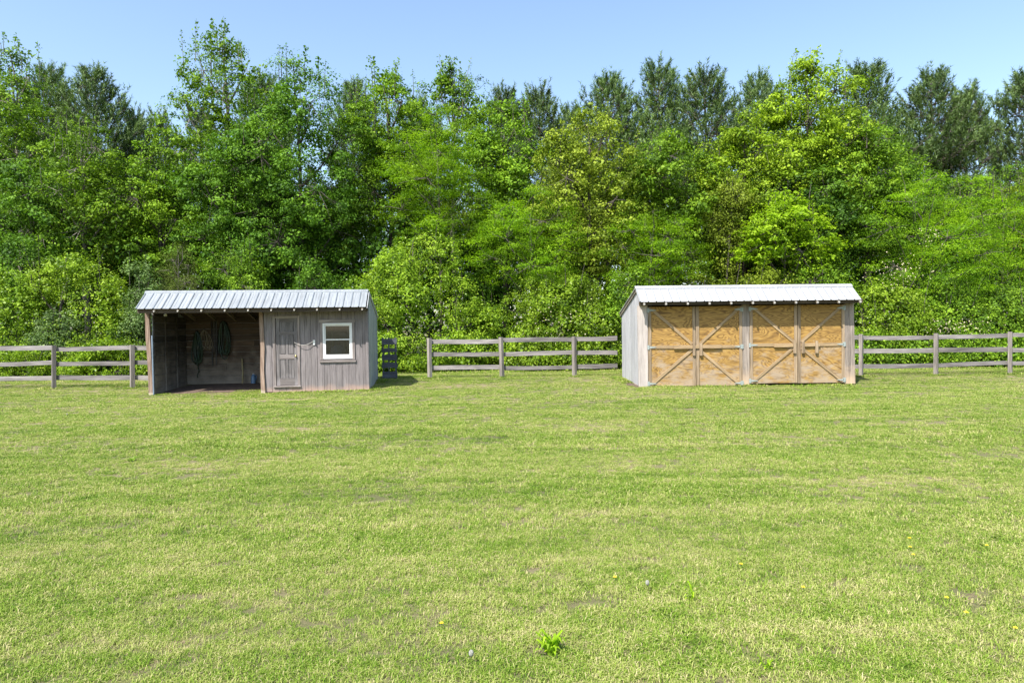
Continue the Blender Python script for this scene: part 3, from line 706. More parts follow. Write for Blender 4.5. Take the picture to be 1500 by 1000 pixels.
# ---- fences
def fence(name, label, posts, y0, z_of, xs_end=None, flip=False):
    root = empty(name, (posts[0], y0, 0)); tag(root, label, 'fence')
    for i, px_ in enumerate(posts):
        g = float(gz(px_, y0)); w = random.uniform(.055, .066); h = 1.35 + random.uniform(-.02, .03); lx = random.uniform(-.045, .045)
        m = MB(); m.tube([(px_ - posts[0], 0, g - .1), (px_ - posts[0] + lx * .5, 0, g + .7), (px_ - posts[0] + lx, 0, g + h)], [w * 1.3, w * 1.22, w * 1.28], 4)
        # square section, turned so that a face looks at the camera
        c0 = Vector((px_ - posts[0], 0, 0))
        m.v = [tuple(Matrix.Rotation(R(45), 3, 'Z') @ (Vector(v) - c0) + c0) for v in m.v]
        m.build('post', M['post'], root)
    xs = list(posts)
    if xs_end: xs = ([xs_end[0]] if xs_end[0] is not None else []) + xs + ([xs_end[1]] if xs_end[1] is not None else [])
    for a, b_ in zip(xs[:-1], xs[1:]):
        for k, zc in enumerate((.33, .79, 1.25)):
            za = float(gz(a, y0)) + zc + random.uniform(-.032, .032); zb = float(gz(b_, y0)) + zc + random.uniform(-.032, .032)
            sag = random.uniform(-.018, .008); n = 4; m = MB(); hw = .068 + random.uniform(-.006, .008)
            x_a, x_b = a - posts[0] + .01, b_ - posts[0] - .01
            for i in range(n + 1):
                t_ = i / n; xx = x_a + (x_b - x_a) * t_; zz = za + (zb - za) * t_ + sag * math.sin(math.pi * t_)
                j = lambda: random.uniform(-.004, .004)
                m.v += [(xx, .082, zz - hw + j()), (xx, .115, zz - hw + j()), (xx, .115, zz + hw + j()), (xx, .082, zz + hw + j())]
            for i in range(n):
                for q in range(4):
                    m.f.append((4 * i + q, 4 * i + 4 + q, 4 * i + 4 + (q + 1) % 4, 4 * i + (q + 1) % 4))
            m.f += [(0, 1, 2, 3), (4 * n + 3, 4 * n + 2, 4 * n + 1, 4 * n)]
            m.build('rail', M['fence'], root)
    return root
fence('rail_fence', 'weathered three-rail wooden fence running up to the open shed from the left', [-19.28, -16.84, -14.40, -11.93], 21.4, None, (None, -10.62))
fence('rail_fence', 'weathered three-rail wooden fence between the two sheds', [-2.81, -.35, 2.11], 23.2, None, (None, 3.60))
fence('rail_fence', 'weathered three-rail wooden fence leading away to the right of the plywood-door shed', [11.40, 13.85, 16.28, 18.72, 21.2], 22.3, None, (10.28, None))

# slatted panel behind the left shed's right corner
g = empty('slatted_panel', (-4.42, 23.15, float(gz(-4.4, 23.1))), R(12)); tag(g, 'dark grey slatted wooden panel standing beside the back corner of the open shed', 'gate')
for k, (a, b_) in enumerate(((.03, .24), (.37, .55), (.63, .82), (.90, 1.04), (1.16, 1.36))):
    MB().box(0, .50, -.02, .0, a, b_, .008).build('slat', M['dgrey'], g)
    if k < 4: MB().box(.02, .52, .10, .12, a + .0, b_ - .05, .008).build('slat', M['dgrey'], g)
for x_ in (.02, .21, .44): MB().box(x_, x_ + .05, .002, .098, .0, 1.40).build('upright', M['dgrey'], g)

# ------------------------------------------------------------------ trees and shrubs
def leaf_mesh(name, P, Nrm, size, tone, mat, aspect=.55, fold=.25, r=None):
    """P centres, Nrm normals, size lengths: one folded diamond leaf each"""
    r = r or rng; n = len(P)
    Nrm = Nrm / np.linalg.norm(Nrm, axis=1, keepdims=True)
    a = r.normal(size=(n, 3)); a -= Nrm * (a * Nrm).sum(1, keepdims=True); a /= np.linalg.norm(a, axis=1, keepdims=True) + 1e-9
    b = np.cross(Nrm, a); s = size[:, None]
    V = np.empty((n, 4, 3), 'f')
    V[:, 0] = P - a * s * .5; V[:, 2] = P + a * s * .5 - Nrm * s * .08
    V[:, 1] = P + b * s * .5 * aspect + Nrm * s * fold * .3; V[:, 3] = P - b * s * .5 * aspect + Nrm * s * fold * .3
    me = bpy.data.meshes.new(name)
    me.vertices.add(4 * n); me.vertices.foreach_set('co', V.ravel())
    me.loops.add(4 * n); me.loops.foreach_set('vertex_index', np.arange(4 * n, dtype='i'))
    me.polygons.add(n); me.polygons.foreach_set('loop_start', np.arange(0, 4 * n, 4, dtype='i'))
    me.update(calc_edges=True)
    me.attributes.new('tone', 'FLOAT', 'POINT').data.foreach_set('value', np.repeat(np.clip(tone, 0, 1), 4).astype('f'))
    me.materials.append(mat)
    return me

def crown_points(lobes, n_leaf, per_clump, rc, flat, r, shell=.5, zmin=None, up=.6):
    """clumps of leaves on the shells of overlapping lobes"""
    lobes = np.array(lobes); area = (lobes[:, 3] * lobes[:, 4] + lobes[:, 3] * lobes[:, 5]); nc = max(20, n_leaf // per_clump)
    pick = r.choice(len(lobes), nc, p=area / area.sum()); lb = lobes[pick]
    d = r.normal(size=(nc, 3)); d /= np.linalg.norm(d, axis=1, keepdims=True)
    rad = shell + (1 - shell) * r.uniform(size=(nc, 1)) ** .6
    C = lb[:, :3] + d * rad * lb[:, 3:6]
    if zmin is not None: C[:, 2] = np.maximum(C[:, 2], zmin + r.uniform(0, .5, nc))
    cr = rc * r.uniform(.55, 1.45, nc); k = r.poisson(per_clump * r.uniform(.4, 1.6, nc)) + 3
    idx = np.repeat(np.arange(nc), k); n = len(idx)
    off = r.normal(size=(n, 3)); off /= np.linalg.norm(off, axis=1, keepdims=True)
    off *= r.uniform(size=(n, 1)) ** .45
    # each clump is a tilted, drooping spray
    tilt = d * .35; tilt[:, 2] = 0
    P = C[idx] + off * cr[idx, None] * np.array([1, 1, flat]) 
    P[:, 2] -= .8 * (np.hypot(off[:, 0], off[:, 1]) ** 2) * cr[idx] * .22
    Nn = off * np.array([.8, .8, .8]) + d[idx] * .35 + r.normal(size=(n, 3)) * .45; Nn[:, 2] += up
    tone = .5 + .75 * (r.uniform(-.5, .5, nc)[idx]) + r.normal(size=n) * .16
    return C, d, P, Nn, tone

def build_tree(name, px, d, top, hw, bot, kind, label, cat='tree', seed=0, n_leaf=15000, mat='leaf_mid', bark='bark', spikes=0, thin=1.0, group=None, dpx=None):
    r = np.random.default_rng(1000 + seed); rr = random.Random(seed)
    X, zt = at(px, top, d); _, zb = at(px, bot, d); hwm = hw / 1000 * d * 1.05; g = 0.0
    base = Vector((X, d, float(gz(X, d)))); H = zt - base.z; zb = max(zb - base.z, .15)
    root = empty(name, base); tag(root, label, cat, group)
    ch = H - zb; lobes = []
    if kind in ('broad', 'ragged', 'bright'):
        nl = 13 if kind != 'ragged' else 16
        for i in range(nl):
            t = (i + .5) / nl; env = hwm * (math.sin(math.pi * (0.12 + .80 * t ** .9)) ** .65)
            if kind == 'ragged': env *= (1.05 - .35 * t)
            a = i * 2.399 + rr.uniform(-.5, .5); rad = env * (.62 if t < .9 else .15)
            s = env * rr.uniform(.50, .70) + .25
            zz = zb + ch * (.08 + .84 * t)
            s = min(s, .30 * ch + .2)
            top_room = (zb + ch) - zz; sz = min(s * rr.uniform(.65, .95), max(top_room, .35))
            lobes.append((rad * math.cos(a), rad * math.sin(a) * .8, zz, s, s * .9, sz))
    elif kind == 'locust':
        nl = 16
        for i in range(nl):
            t = (i + .5) / nl; env = hwm * (math.sin(math.pi * (0.15 + .78 * t)) ** .6)
            a = i * 2.399 + rr.uniform(-.4, .4); rad = env * .6
            s = env * rr.uniform(.45, .65); lobes.append((rad * math.cos(a), rad * math.sin(a) * .8, zb + ch * (.06 + .88 * t), s, s * .9, s * .45))
    elif kind == 'mound':
        lobes.append((0, .3, 0.2, hwm * .86, hwm * .62, H * .86)); nl = 20
        for i in range(nl):
            a = rr.uniform(0, 6.283); e = math.acos(rr.uniform(.0, .98)); s = hwm * rr.uniform(.22, .34)
            lobes.append((hwm * .74 * math.sin(e) * math.cos(a), .3 - hwm * .5 * math.sin(e) * abs(math.sin(a)), H * .80 * math.cos(e) + .1, s, s, s * .8))
        for i in range(9):                                       # skirts that hang down to the ground in front
            a = math.pi * (1.0 + (i + .5) / 9); s = hwm * .24
            lobes.append((hwm * .78 * math.cos(a), .3 + hwm * .60 * math.sin(a), s * .75 + .1, s, s * .8, s * .9))
    elif kind == 'cedar':
        for i in range(12):
            t = (i + .5) / 12; env = hwm * (1 - .75 * t); a = i * 2.4
            lobes.append((env * .45 * math.cos(a), env * .45 * math.sin(a), zb + ch * t * .95, env * .6, env * .6, ch * .07 + .1))
    elif kind == 'shrub':
        for i in range(9):
            a = rr.uniform(0, 6.283); q = rr.uniform(.1, .65); s = hwm * rr.uniform(.38, .55)
            lobes.append((hwm * q * math.cos(a), hwm * q * .6 * math.sin(a), zb + (H - zb) * rr.uniform(.25, .78) * (1 - .3 * q), s, s * .8, min(s * .9, H * .28)))
        lobes.append((0, 0, H - H * .3, hwm * .5, hwm * .4, H * .3))
    lobes = np.array(lobes)
    if kind in ('broad', 'ragged', 'bright', 'locust', 'cedar'):          # fit the crown to its top and bottom
        lo = (lobes[:, 2] - lobes[:, 5]).min(); hi = (lobes[:, 2] + lobes[:, 5]).max(); f_ = (H - .15 - zb) / (hi - lo)
        lobes[:, 2] = zb + (lobes[:, 2] - lo) * f_; lobes[:, 5] *= f_
    par = {'broad': (66, .50, .50, .35, .6), 'ragged': (36, .40, .6, .35, .5), 'bright': (44, .44, .35, .4, 1.0), 'locust': (80, .55, .30, .25, 1.0),
           'mound': (26, .27, .8, .90, .45), 'cedar': (50, .30, .9, .3, .3), 'shrub': (50, .36, .65, .5, .5)}[kind]
    ls = {'broad': .135, 'ragged': .135, 'bright': .15, 'locust': .085, 'mound': .098, 'cedar': .055, 'shrub': .095}[kind]
    asp = {'broad': .62, 'ragged': .6, 'bright': .65, 'locust': .40, 'mound': .72, 'cedar': .35, 'shrub': .6}[kind]
    C, dd, P, Nn, tone = crown_points(lobes, int(n_leaf), par[0], par[1], par[2], r, par[3], .1, par[4])
    if kind == 'mound': Nn[:, 1] -= .25
    # upright shoots standing out of the crown's top
    sp = []
    for k in range(spikes):
        i = rr.randrange(len(lobes)); top_l_ = sorted(lobes.tolist(), key=lambda q: -(q[2] + q[5]))[:max(4, len(lobes) // 2)]
        q = rr.choice(top_l_); a = rr.uniform(0, 6.283); b0 = Vector((q[0] + q[3] * .7 * math.cos(a) * rr.uniform(.2, 1), q[1] + q[4] * .5 * math.sin(a), q[2] + q[5] * rr.uniform(.3, .8)))
        L_ = rr.uniform(.6, 1.5); tip = b0 + Vector((rr.uniform(-.3, .3) + q[0] * .08, rr.uniform(-.2, .2), L_)); tip.z = min(tip.z, H + .25); sp.append((b0, tip))
        m_ = int(26 * L_ / .9); tt = r.uniform(0, 1, m_)
        pp = np.array(b0)[None] + (np.array(tip) - np.array(b0))[None] * tt[:, None] + r.normal(size=(m_, 3)) * (.16 * (1.15 - tt[:, None]))
        P = np.concatenate([P, pp]); nn = r.normal(size=(m_, 3)); nn[:, 2] += .5; Nn = np.concatenate([Nn, nn]); tone = np.concatenate([tone, .55 + r.normal(size=m_) * .15])
    sz = ls * r.uniform(.5, 1.2, len(P)) * (d / 31) ** .5 * (1 + .35 * np.sin(P[:, 0] * 1.9 + seed) * np.sin(P[:, 2] * 1.7))
    me = leaf_mesh('crown', P, Nn, sz, tone, M[mat], asp, .25, r); cr_ = link('crown', me, root)
    # trunk, limbs and twigs
    m = MB(); ty = .5 * hwm * (.3 if kind in ('broad', 'bright') else .5 if kind == 'locust' else 0); tr = {'broad': .17, 'ragged': .15, 'bright': .08, 'locust': .075, 'mound': .08, 'cedar': .09, 'shrub': .06}[kind]
    b1 = (rr.uniform(-.3, .3), rr.uniform(-.2, .2)); hh = H * .86
    path = [(0, ty, -.15), (b1[0] * .4, ty + b1[1] * .4, hh * .25), (b1[0], ty + b1[1], hh * .5), (b1[0] * .5, ty * .7 + b1[1] * .6, hh * .75), (b1[0] * .2, 0, hh)]
    m.tube(path, [tr * 1.25, tr, tr * .72, tr * .45, tr * .12], 8)
    tpos = lambda z: Vector(path[0]).lerp(Vector(path[-1]), 0) if z <= 0 else Vector((b1[0] * .6, ty * .8 + b1[1] * .5, min(z, hh)))
    for q in lobes:
        c_ = Vector(q[:3]); z0 = max(.35 * H * .5, c_.z - math.hypot(c_.x, c_.y) * .9 - .4); s_ = tpos(min(z0, hh * .9))
        mid = s_.lerp(c_, .5) + Vector((rr.uniform(-.15, .15), rr.uniform(-.15, .15), -.12))
        m.tube([s_, mid, c_], [tr * .42, tr * .28, tr * .12], 5, False)
    m.build('trunk', M[bark], root, smooth=True)
    tw = MB(); cc = C[r.choice(len(C), min(len(C), 150 if kind != 'mound' else 60), replace=False)]
    for c_ in cc:
        i = int(np.argmin(((lobes[:, :3] - c_) ** 2).sum(1))); s_ = Vector(lobes[i, :3]); e_ = Vector(c_)
        mid = s_.lerp(e_, .55) + Vector((rr.uniform(-.12, .12), rr.uniform(-.12, .12), rr.uniform(-.15, .1)))
        tw.tube([s_, mid, e_], [.018, .011, .005], 3, False)
    for a_, b_ in sp: tw.tube([a_ - Vector((0, 0, .6)), a_, b_], [.022, .014, .005], 3, False)
    o = tw.build('branches', M[bark], root); o['kind'] = 'stuff'
    return root

# pines
def pine_mesh(seed, sparse=1.0):
    """a pine of height 1.0*16 m: crown from 45 % up; needle brushes on up-curved branch ends"""
    r = np.random.default_rng(seed); rr = random.Random(seed); H = 16.0
    tr = MB(); tr.tube([(0, 0, -.2), (.1, 0, 5), (0, .1, 10), (0, 0, 15.6)], [.2, .16, .10, .02], 8)
    br = MB(); T = []      # brushes: (pos, dir)
    z = 5.5; cz0 = 5.5
    while z < 15.5:
        t = (z - cz0) / (H - cz0); ln = (2.9 * (1 - t ** 1.7) ** .8 + .35) * (.82 + .18 * math.sin(t * 9 + seed)); nbr = rr.randint(5, 7) if z > 7 else 3
        if rr.random() > sparse: nbr -= 2
        a0 = rr.uniform(0, 6.283)
        for k in range(max(nbr, 1)):
            a = a0 + k * 6.283 / nbr + rr.uniform(-.3, .3); l_ = ln * rr.uniform(.65, 1.15); dx, dy = math.cos(a), math.sin(a)
            rise = l_ * rr.uniform(.25, .6) + .2 * t
            p0 = Vector((0, 0, z)); p1 = p0 + Vector((dx * l_ * .5, dy * l_ * .5, rise * .25)); p2 = p0 + Vector((dx * l_, dy * l_, rise))
            br.tube([p0, p1, p2], [.035, .024, .010], 3, False)
            nb_ = int(5 + l_ * 8)
            for q in range(nb_):
                u = rr.uniform(.3, 1.0) if q else 1.0
                pt = p0.lerp(p1, u * 2) if u < .5 else p1.lerp(p2, u * 2 - 1)
                s_ = .42 * l_ * (1.15 - u) + .2
                side = Vector((-dy, dx, 0)) * rr.uniform(-1, 1) * s_ * 1.2 + Vector((0, 0, rr.uniform(.0, .35)))
                tip = pt + side; br.tube([pt, tip], [.012, .006], 3, False)
                T.append((tip, Vector((dx * .35 + side.x, dy * .35 + side.y, .9)).normalized()))
        z += rr.uniform(.42, .62)
    T.append((Vector((0, 0, 15.6)), Vector((0, 0, 1)))); 
    Pn = []; k = 26
    C = np.array([t_[0] for t_ in T]); D = np.array([t_[1] for t_ in T]); n = len(C)
    C = np.repeat(C, k, 0); D = np.repeat(D, k, 0); u = r.uniform(0, 1, (n * k, 1))
    Ls = np.repeat(r.uniform(.35, .85, (n, 1)), k, 0)
    base = C + D * (u * Ls - .1); side = r.normal(size=(n * k, 3)); side -= D * (side * D).sum(1, keepdims=True); side /= np.linalg.norm(side, axis=1, keepdims=True)
    nd = D * .75 + side * .75; nd /= np.linalg.norm(nd, axis=1, keepdims=True); tip = base + nd * r.uniform(.15, .26, (n * k, 1))
    w = np.cross(nd, r.normal(size=(n * k, 3))); w /= np.linalg.norm(w, axis=1, keepdims=True); w *= .019
    V = np.stack([base - w, base + w, tip + w * .3], 1).astype('f')
    me = bpy.data.meshes.new('crown'); N3 = 3 * n * k
    me.vertices.add(N3); me.vertices.foreach_set('co', V.ravel()); me.loops.add(N3); me.loops.foreach_set('vertex_index', np.arange(N3, dtype='i'))
    me.polygons.add(n * k); me.polygons.foreach_set('loop_start', np.arange(0, N3, 3, dtype='i')); me.update(calc_edges=True)
    tone = np.clip(np.repeat(r.uniform(.0, 1., n), k) + r.normal(size=n * k) * .15, 0, 1)
    me.attributes.new('tone', 'FLOAT', 'POINT').data.foreach_set('value', np.repeat(tone, 3).astype('f')); me.materials.append(M['needle'])
    def mk(mb, nm, mt):
        q = bpy.data.meshes.new(nm); q.from_pydata(mb.v, [], mb.f); q.materials.append(mt); return q
    return me, mk(tr, 'trunk', M['pinebark']), mk(br, 'branches', M['pinebark'])
PINES = [pine_mesh(1), pine_mesh(2), pine_mesh(3, .75), pine_mesh(4)]
def pine(px, top, d, w, v, rot, label):
    X, zt = at(px, top, d); s = (zt - .1) / 17.0
    o = empty('pine_tree', (X, d, float(gz(X, d))), rot); o.scale = (s * w * random.uniform(.88, 1.12), s * w, s); o.rotation_euler = (random.uniform(-.035, .035), random.uniform(-.05, .05), rot); tag(o, label, 'pine', 'pines standing behind the leafy trees')
    cr_, tr_, br_ = PINES[v]
    link('crown', cr_, o); link('trunk', tr_, o); b = link('branches', br_, o); b['kind'] = 'stuff'
    return o
for a in [
    (62, 82, 43, 1.0, 0, .3, 'dark pine top beside the ragged tree at the far left end of the wood'),
    (108, 140, 47, .95, 2, 1.9, 'narrow pine with pointed top just left of the broad bushy pine'),
    (152, 92, 42, 1.0, 1, 2.2, 'broad bushy pine with upright candles, left of the sky notch'),
    (196, 150, 45, .9, 3, 4.1, 'slim pine on the right shoulder of the broad bushy pine'),
    (230, 141, 43, .85, 2, 1.1, 'short narrow pine standing in the sky notch left of the tallest tree'),
    (310, 150, 44, 1.0, 3, 3.3, 'pine half hidden behind the tallest ragged tree'),
    (395, 105, 44, 1.0, 0, 5.0, 'pine behind the right shoulder of the tallest ragged tree'),
    (515, 108, 43, .9, 1, 1.4, 'pine peeping over the dark dense tree between two leafy tops'),
    (625, 125, 44, .9, 2, .5, 'pine behind the twigs above the feathery light-green tree'),
    (738, 122, 44, 1.0, 0, 2.6, 'pine top just left of the open pine with ragged arms'),
    (795, 108, 40, 1.05, 2, 5.3, 'open pine with ragged side arms, alone against the sky above the middle fence'),
    (836, 142, 44, .8, 3, 2.0, 'small low pine in the dip beside the open ragged pine'),
    (884, 98, 42, 1.1, 1, .9, 'rounded pine above the round-headed olive tree'),
    (955, 82, 42, 1.1, 3, 3.0, 'tall full pine, left of the two pines above the white roofed shed'),
    (1040, 95, 42, 1.15, 0, 4.4, 'wide pine directly above the left end of the white roof'),
    (1112, 90, 44, 1.0, 1, 5.5, 'pine tucked behind the left edge of the tall yellow-green tree'),
    (1232, 128, 45, .9, 2, 2.5, 'pine tucked behind the right edge of the tall yellow-green tree'),
    (1278, 78, 40, 1.2, 3, 1.2, 'tallest and widest pine, right of the tall yellow-green tree'),
    (1352, 88, 40, 1.1, 1, 3.9, 'dense pine second from the tallest pine towards the right end'),
    (1420, 110, 40, 1.0, 2, .2, 'sparse pine with bare stem showing against the sky'),
    (1492, 98, 40, 1.15, 0, 4.9, 'dark pine at the far right end of the wood'),
    (1570, 90, 42, 1.1, 3, 2.9, 'pine just beyond the far right end of the wood'),
    (-30, 95, 43, 1.1, 1, 2.9, 'pine just beyond the far left end of the wood')]: pine(*a)

T_ = [
 # kind, px, d, top, hw, bot, mat, spikes, n_leaf, label
 ('ragged', 22, 33, 62, 80, 350, 'leaf_mid', 16, 15000, 'tall ragged leafy tree at the far left end of the wood'),
 ('ragged', 128, 31, 175, 78, 400, 'leaf_mid', 12, 12000, 'thin-leaved tree with pale branches showing, below the broad bushy pine'),
 ('ragged', 332, 33, 46, 88, 310, 'leaf_mid', 26, 15000, 'tallest leafy tree, ragged twigs at its top above the open shed'),
 ('broad', 438, 31, 84, 92, 445, 'leaf_dark', 16, 26000, 'large dense dark green tree behind the right half of the open shed'),
 ('broad', 345, 31, 190, 80, 440, 'leaf_dark', 8, 20000, 'dark leafy tree below the tallest ragged tree, above the hoses'),
 ('broad', 567, 33, 94, 66, 350, 'leaf_mid', 18, 17000, 'narrow leafy tree with upright shoots between the dark tree and the feathery tree'),
 ('ragged', 668, 34, 97, 58, 300, 'leaf_mid', 16, 12000, 'leafy tree with long bare-footed shoots, above the feathery light-green tree'),
 ('broad', 738, 32, 142, 55, 380, 'leaf_mid', 10, 14000, 'leafy tree standing just left of the open ragged pine, behind feathery foliage'),
 ('broad', 862, 30.5, 158, 74, 410, 'leaf_olive', 8, 20000, 'round-headed olive green tree left of the white roofed shed'),
 ('broad', 968, 31, 186, 76, 390, 'leaf_mid', 8, 18000, 'round mid-green tree below the tall full pine'),
 ('broad', 1180, 32, 82, 84, 330, 'leaf_yellow', 20, 24000, 'tall yellow-green tree rising above the plywood doors'),
 ('broad', 1088, 31.5, 165, 72, 400, 'leaf_yellow', 8, 18000, 'yellow-green tree on the left shoulder of the tall yellow-green tree'),
 ('broad', 1262, 31, 170, 62, 400, 'leaf_mid', 6, 17000, 'green tree on the right shoulder of the tall yellow-green tree'),
 ('broad', 228, 32, 205, 66, 420, 'leaf_mid', 10, 15000, 'leafy tree below the sky notch, left of the tallest tree'),
 ('broad', 40, 30.5, 230, 90, 450, 'leaf_dark', 4, 16000, 'dark shaded tree low at the far left end of the wood'),  # dark leaf colour stands in for the shade of the crowns above
 ('broad', 1178, 30.5, 240, 70, 420, 'leaf_dark', 4, 14000, 'dark green tree in the hollow above the bright young tree'),
 ('shrub', 1072, 29.3, 250, 56, 400, 'leaf_olive', 6, 12000, 'yellow-olive vine-hung small tree above the left pair of plywood doors'),
 ('bright', 1152, 28, 290, 66, 415, 'leaf_bright', 10, 8000, 'bright lime young tree with layered leaves directly above the white roof'),
 ('locust', 640, 30, 160, 88, 370, 'leaf_locust', 0, 24000, 'feathery light-green tree above and left of the middle fence'),
 ('locust', 775, 29, 275, 92, 425, 'leaf_locust', 0, 22000, 'low spreading feathery tree above the middle fence'),
 ('locust', 958, 28.5, 298, 74, 450, 'leaf_locust', 0, 17000, 'feathery tree at the left end of the white roof'),
 ('locust', 1368, 28.5, 245, 108, 455, 'leaf_locust', 4, 26000, 'large feathery tree above the right fence'),
 ('locust', 1472, 30, 236, 72, 430, 'leaf_locust', 6, 15000, 'feathery tree at the far right end, beside the large feathery tree'),
 ('mound', 606, 28, 322, 116, 545, 'leaf_vine', 8, 34000, 'big dome of vines and small leaves right of the open shed'),
 ('mound', 822, 28, 388, 100, 545, 'leaf_vine', 10, 26000, 'broad leafy bank behind the middle fence touching the plywood-door shed'),
 ('mound', 712, 29.5, 430, 52, 545, 'leaf_mid', 4, 9000, 'dark low bush in the gap between the two vine mounds'),
 ('mound', 100, 27.5, 350, 120, 545, 'leaf_vine', 10, 26000, 'tall vine-covered bank behind the left fence'),
 ('mound', -10, 27, 370, 80, 545, 'leaf_mid', 6, 12000, 'leafy bank cut off at the far left end of the left fence'),
 ('shrub', 205, 26.8, 378, 44, 540, 'leaf_blue', 4, 9000, 'blue-green shrub against the left side of the open shed'),
 ('shrub', 88, 26.2, 452, 56, 545, 'leaf_blue', 2, 8000, 'low blue-green shrub behind the left fence posts'),
 ('cedar', 262, 27.5, 345, 62, 470, 'leaf_cedar', 0, 20000, 'soft feathery cedar just above the left end of the open shed roof'),
 ('shrub', 352, 28, 350, 62, 500, 'leaf_mid', 4, 10000, 'small leafy shrub above the middle of the open shed roof'),
 ('shrub', 452, 28.5, 375, 58, 500, 'leaf_dark', 4, 10000, 'dark shrub above the door of the open shed'),
 ('shrub', 930, 27.5, 380, 50, 500, 'leaf_mid', 2, 9000, 'leafy shrub behind the left end of the white roof'),
 ('shrub', 1030, 28, 392, 62, 500, 'leaf_olive', 4, 10000, 'olive shrub behind the left half of the white roof'),
 ('shrub', 1115, 27.5, 385, 56, 500, 'leaf_olive', 2, 10000, 'pale small-leaved shrub behind the middle of the white roof'),
 ('shrub', 1215, 27.5, 372, 62, 500, 'leaf_mid', 4, 11000, 'green shrub behind the right end of the white roof'),
 ('mound', 1300, 27, 400, 74, 545, 'leaf_vine', 8, 18000, 'vine bank behind the right fence next to the plywood-door shed'),
 ('mound', 1400, 27.5, 392, 84, 545, 'leaf_mid', 8, 18000, 'shaded leafy bank in the middle of the right fence'),
 ('mound', 1492, 27, 405, 76, 545, 'leaf_mid', 8, 16000, 'leafy bank at the far right end of the right fence'),
]
HERO = []
for i, (kind, px, d, top, hw, bot, mat, sp, nl, label) in enumerate(T_):
    nm = {'broad': 'broadleaf_tree', 'ragged': 'broadleaf_tree', 'bright': 'young_tree', 'locust': 'locust_tree', 'mound': 'vine_mound', 'shrub': 'shrub', 'cedar': 'cedar_tree'}[kind]
    cat = {'vine_mound': 'bush', 'shrub': 'shrub'}.get(nm, 'tree')
    HERO.append(build_tree(nm, px, d, top, hw, bot, kind, label, cat, i, nl * (1.75 if kind == 'mound' else 1.45), mat, 'palebark' if kind == 'ragged' else 'bark', sp))

# low brambles along the foot of the wood, seen through the fences: copies with their own places
def bramble_row(x0, x1, y, n, z, src, label, grp):
    for k in range(n):
        t = (k + .5) / n; x_ = x0 + (x1 - x0) * t + random.uniform(-.2, .2); lab_ = label[k]
        o = copy_thing(src); o.name = 'bramble'; o.location = (x_, y + random.uniform(-.25, .25), float(gz(x_, y))); o.rotation_euler = (0, 0, random.uniform(-.5, .5) + (3.14 if k % 2 else 0))
        s_ = random.uniform(.85, 1.15) * z; o.scale = (s_, s_, s_ * random.uniform(.9, 1.1)); tag(o, lab_, 'bramble', grp)
def bramble_src(seed, mat):
    o = build_tree('bramble', 750, 27, 500, 44, 545, 'mound', 'x', 'bramble', seed, 7000, mat, 'bark', 4); return o
bs = bramble_src(301, 'leaf_vine'); bs2 = bramble_src(302, 'leaf_mid')
bramble_row(-19.5, -11.2, 25.0, 6, .95, bs, ['low bramble at the outer end of the left fence, before its first post', 'low bramble just left of the first full post of the left fence', 'low bramble behind the first full post of the left fence', 'low bramble midway along the rails between the two posts of the left fence', 'low bramble behind the post nearest the open shed', 'low bramble in the short fence bay touching the open shed'], 'brambles behind the left fence')
bramble_row(.2, 6, 27.0, 4, .95, bs, ['low bramble behind the middle post of the middle fence', 'low bramble behind the last bay post of the middle fence', 'low bramble where the middle fence meets the plywood-door shed', 'low bramble hidden by the side wall of the plywood-door shed'], 'brambles behind the middle fence')
bramble_row(11.5, 21, 26.0, 7, 1.0, bs2, ['low dark bramble where the right fence leaves the plywood-door shed', 'low dark bramble right of the first post of the right fence', 'low dark bramble left of the second post of the right fence', 'low dark bramble right of the second post of the right fence', 'low dark bramble left of the third post of the right fence', 'low dark bramble right of the third post of the right fence', 'low dark bramble past the last post in view of the right fence'], 'brambles behind the right fence')
for o in (bs, bs2):
    o.location = (-8.2 if o is bs else -10, 26.6, .1)
tag(bs, 'low yellow-green bramble behind the back wall of the open shed', 'bramble'); tag(bs2, 'low dark bramble behind the hose wall of the open shed', 'bramble')

# the depth of the wood: shaded trees seen through the gaps
DEPTH = ('shaded tree close behind', 'shaded tree second back behind', 'shaded tree at the very back, behind')
MARKS = ('the far left end of the wood', 'the left fence', 'the broad bushy pine', 'the sky notch', 'the tallest ragged tree', 'the dark dense tree', 'the big vine dome', 'the feathery tree over the middle fence', 'the olive round-headed tree', 'the left end of the white roof', 'the middle of the white roof', 'the tall yellow-green tree', 'the first post of the right fence', 'the large feathery tree', 'the far right end of the wood')
src = [HERO[3], HERO[4], HERO[8], HERO[9], HERO[11], HERO[12]]
k = 0
for row, (y, n, zs) in enumerate(((36.5, 15, .85), (39.5, 13, .92), (51, 13, .8))):
    for i in range(n):
        t = (i + .5 * (row % 2) + .25) / n; x_ = (-1 + 2 * t) * (y * .80 + 2) + random.uniform(-.7, .7)
        o = copy_thing(src[k % 6]); k += 1
        o.name = 'background_tree'; o.location = (x_, y + random.uniform(-.8, .8), .12); o.rotation_euler = (0, 0, random.uniform(0, 6.28))
        s_ = zs * random.uniform(.85, 1.08); o.scale = (s_ * 1.1, s_ * 1.1, s_)
        tag(o, DEPTH[row] + ' ' + MARKS[min(14, int(t * 15))], 'tree', 'shaded trees deep in the wood')
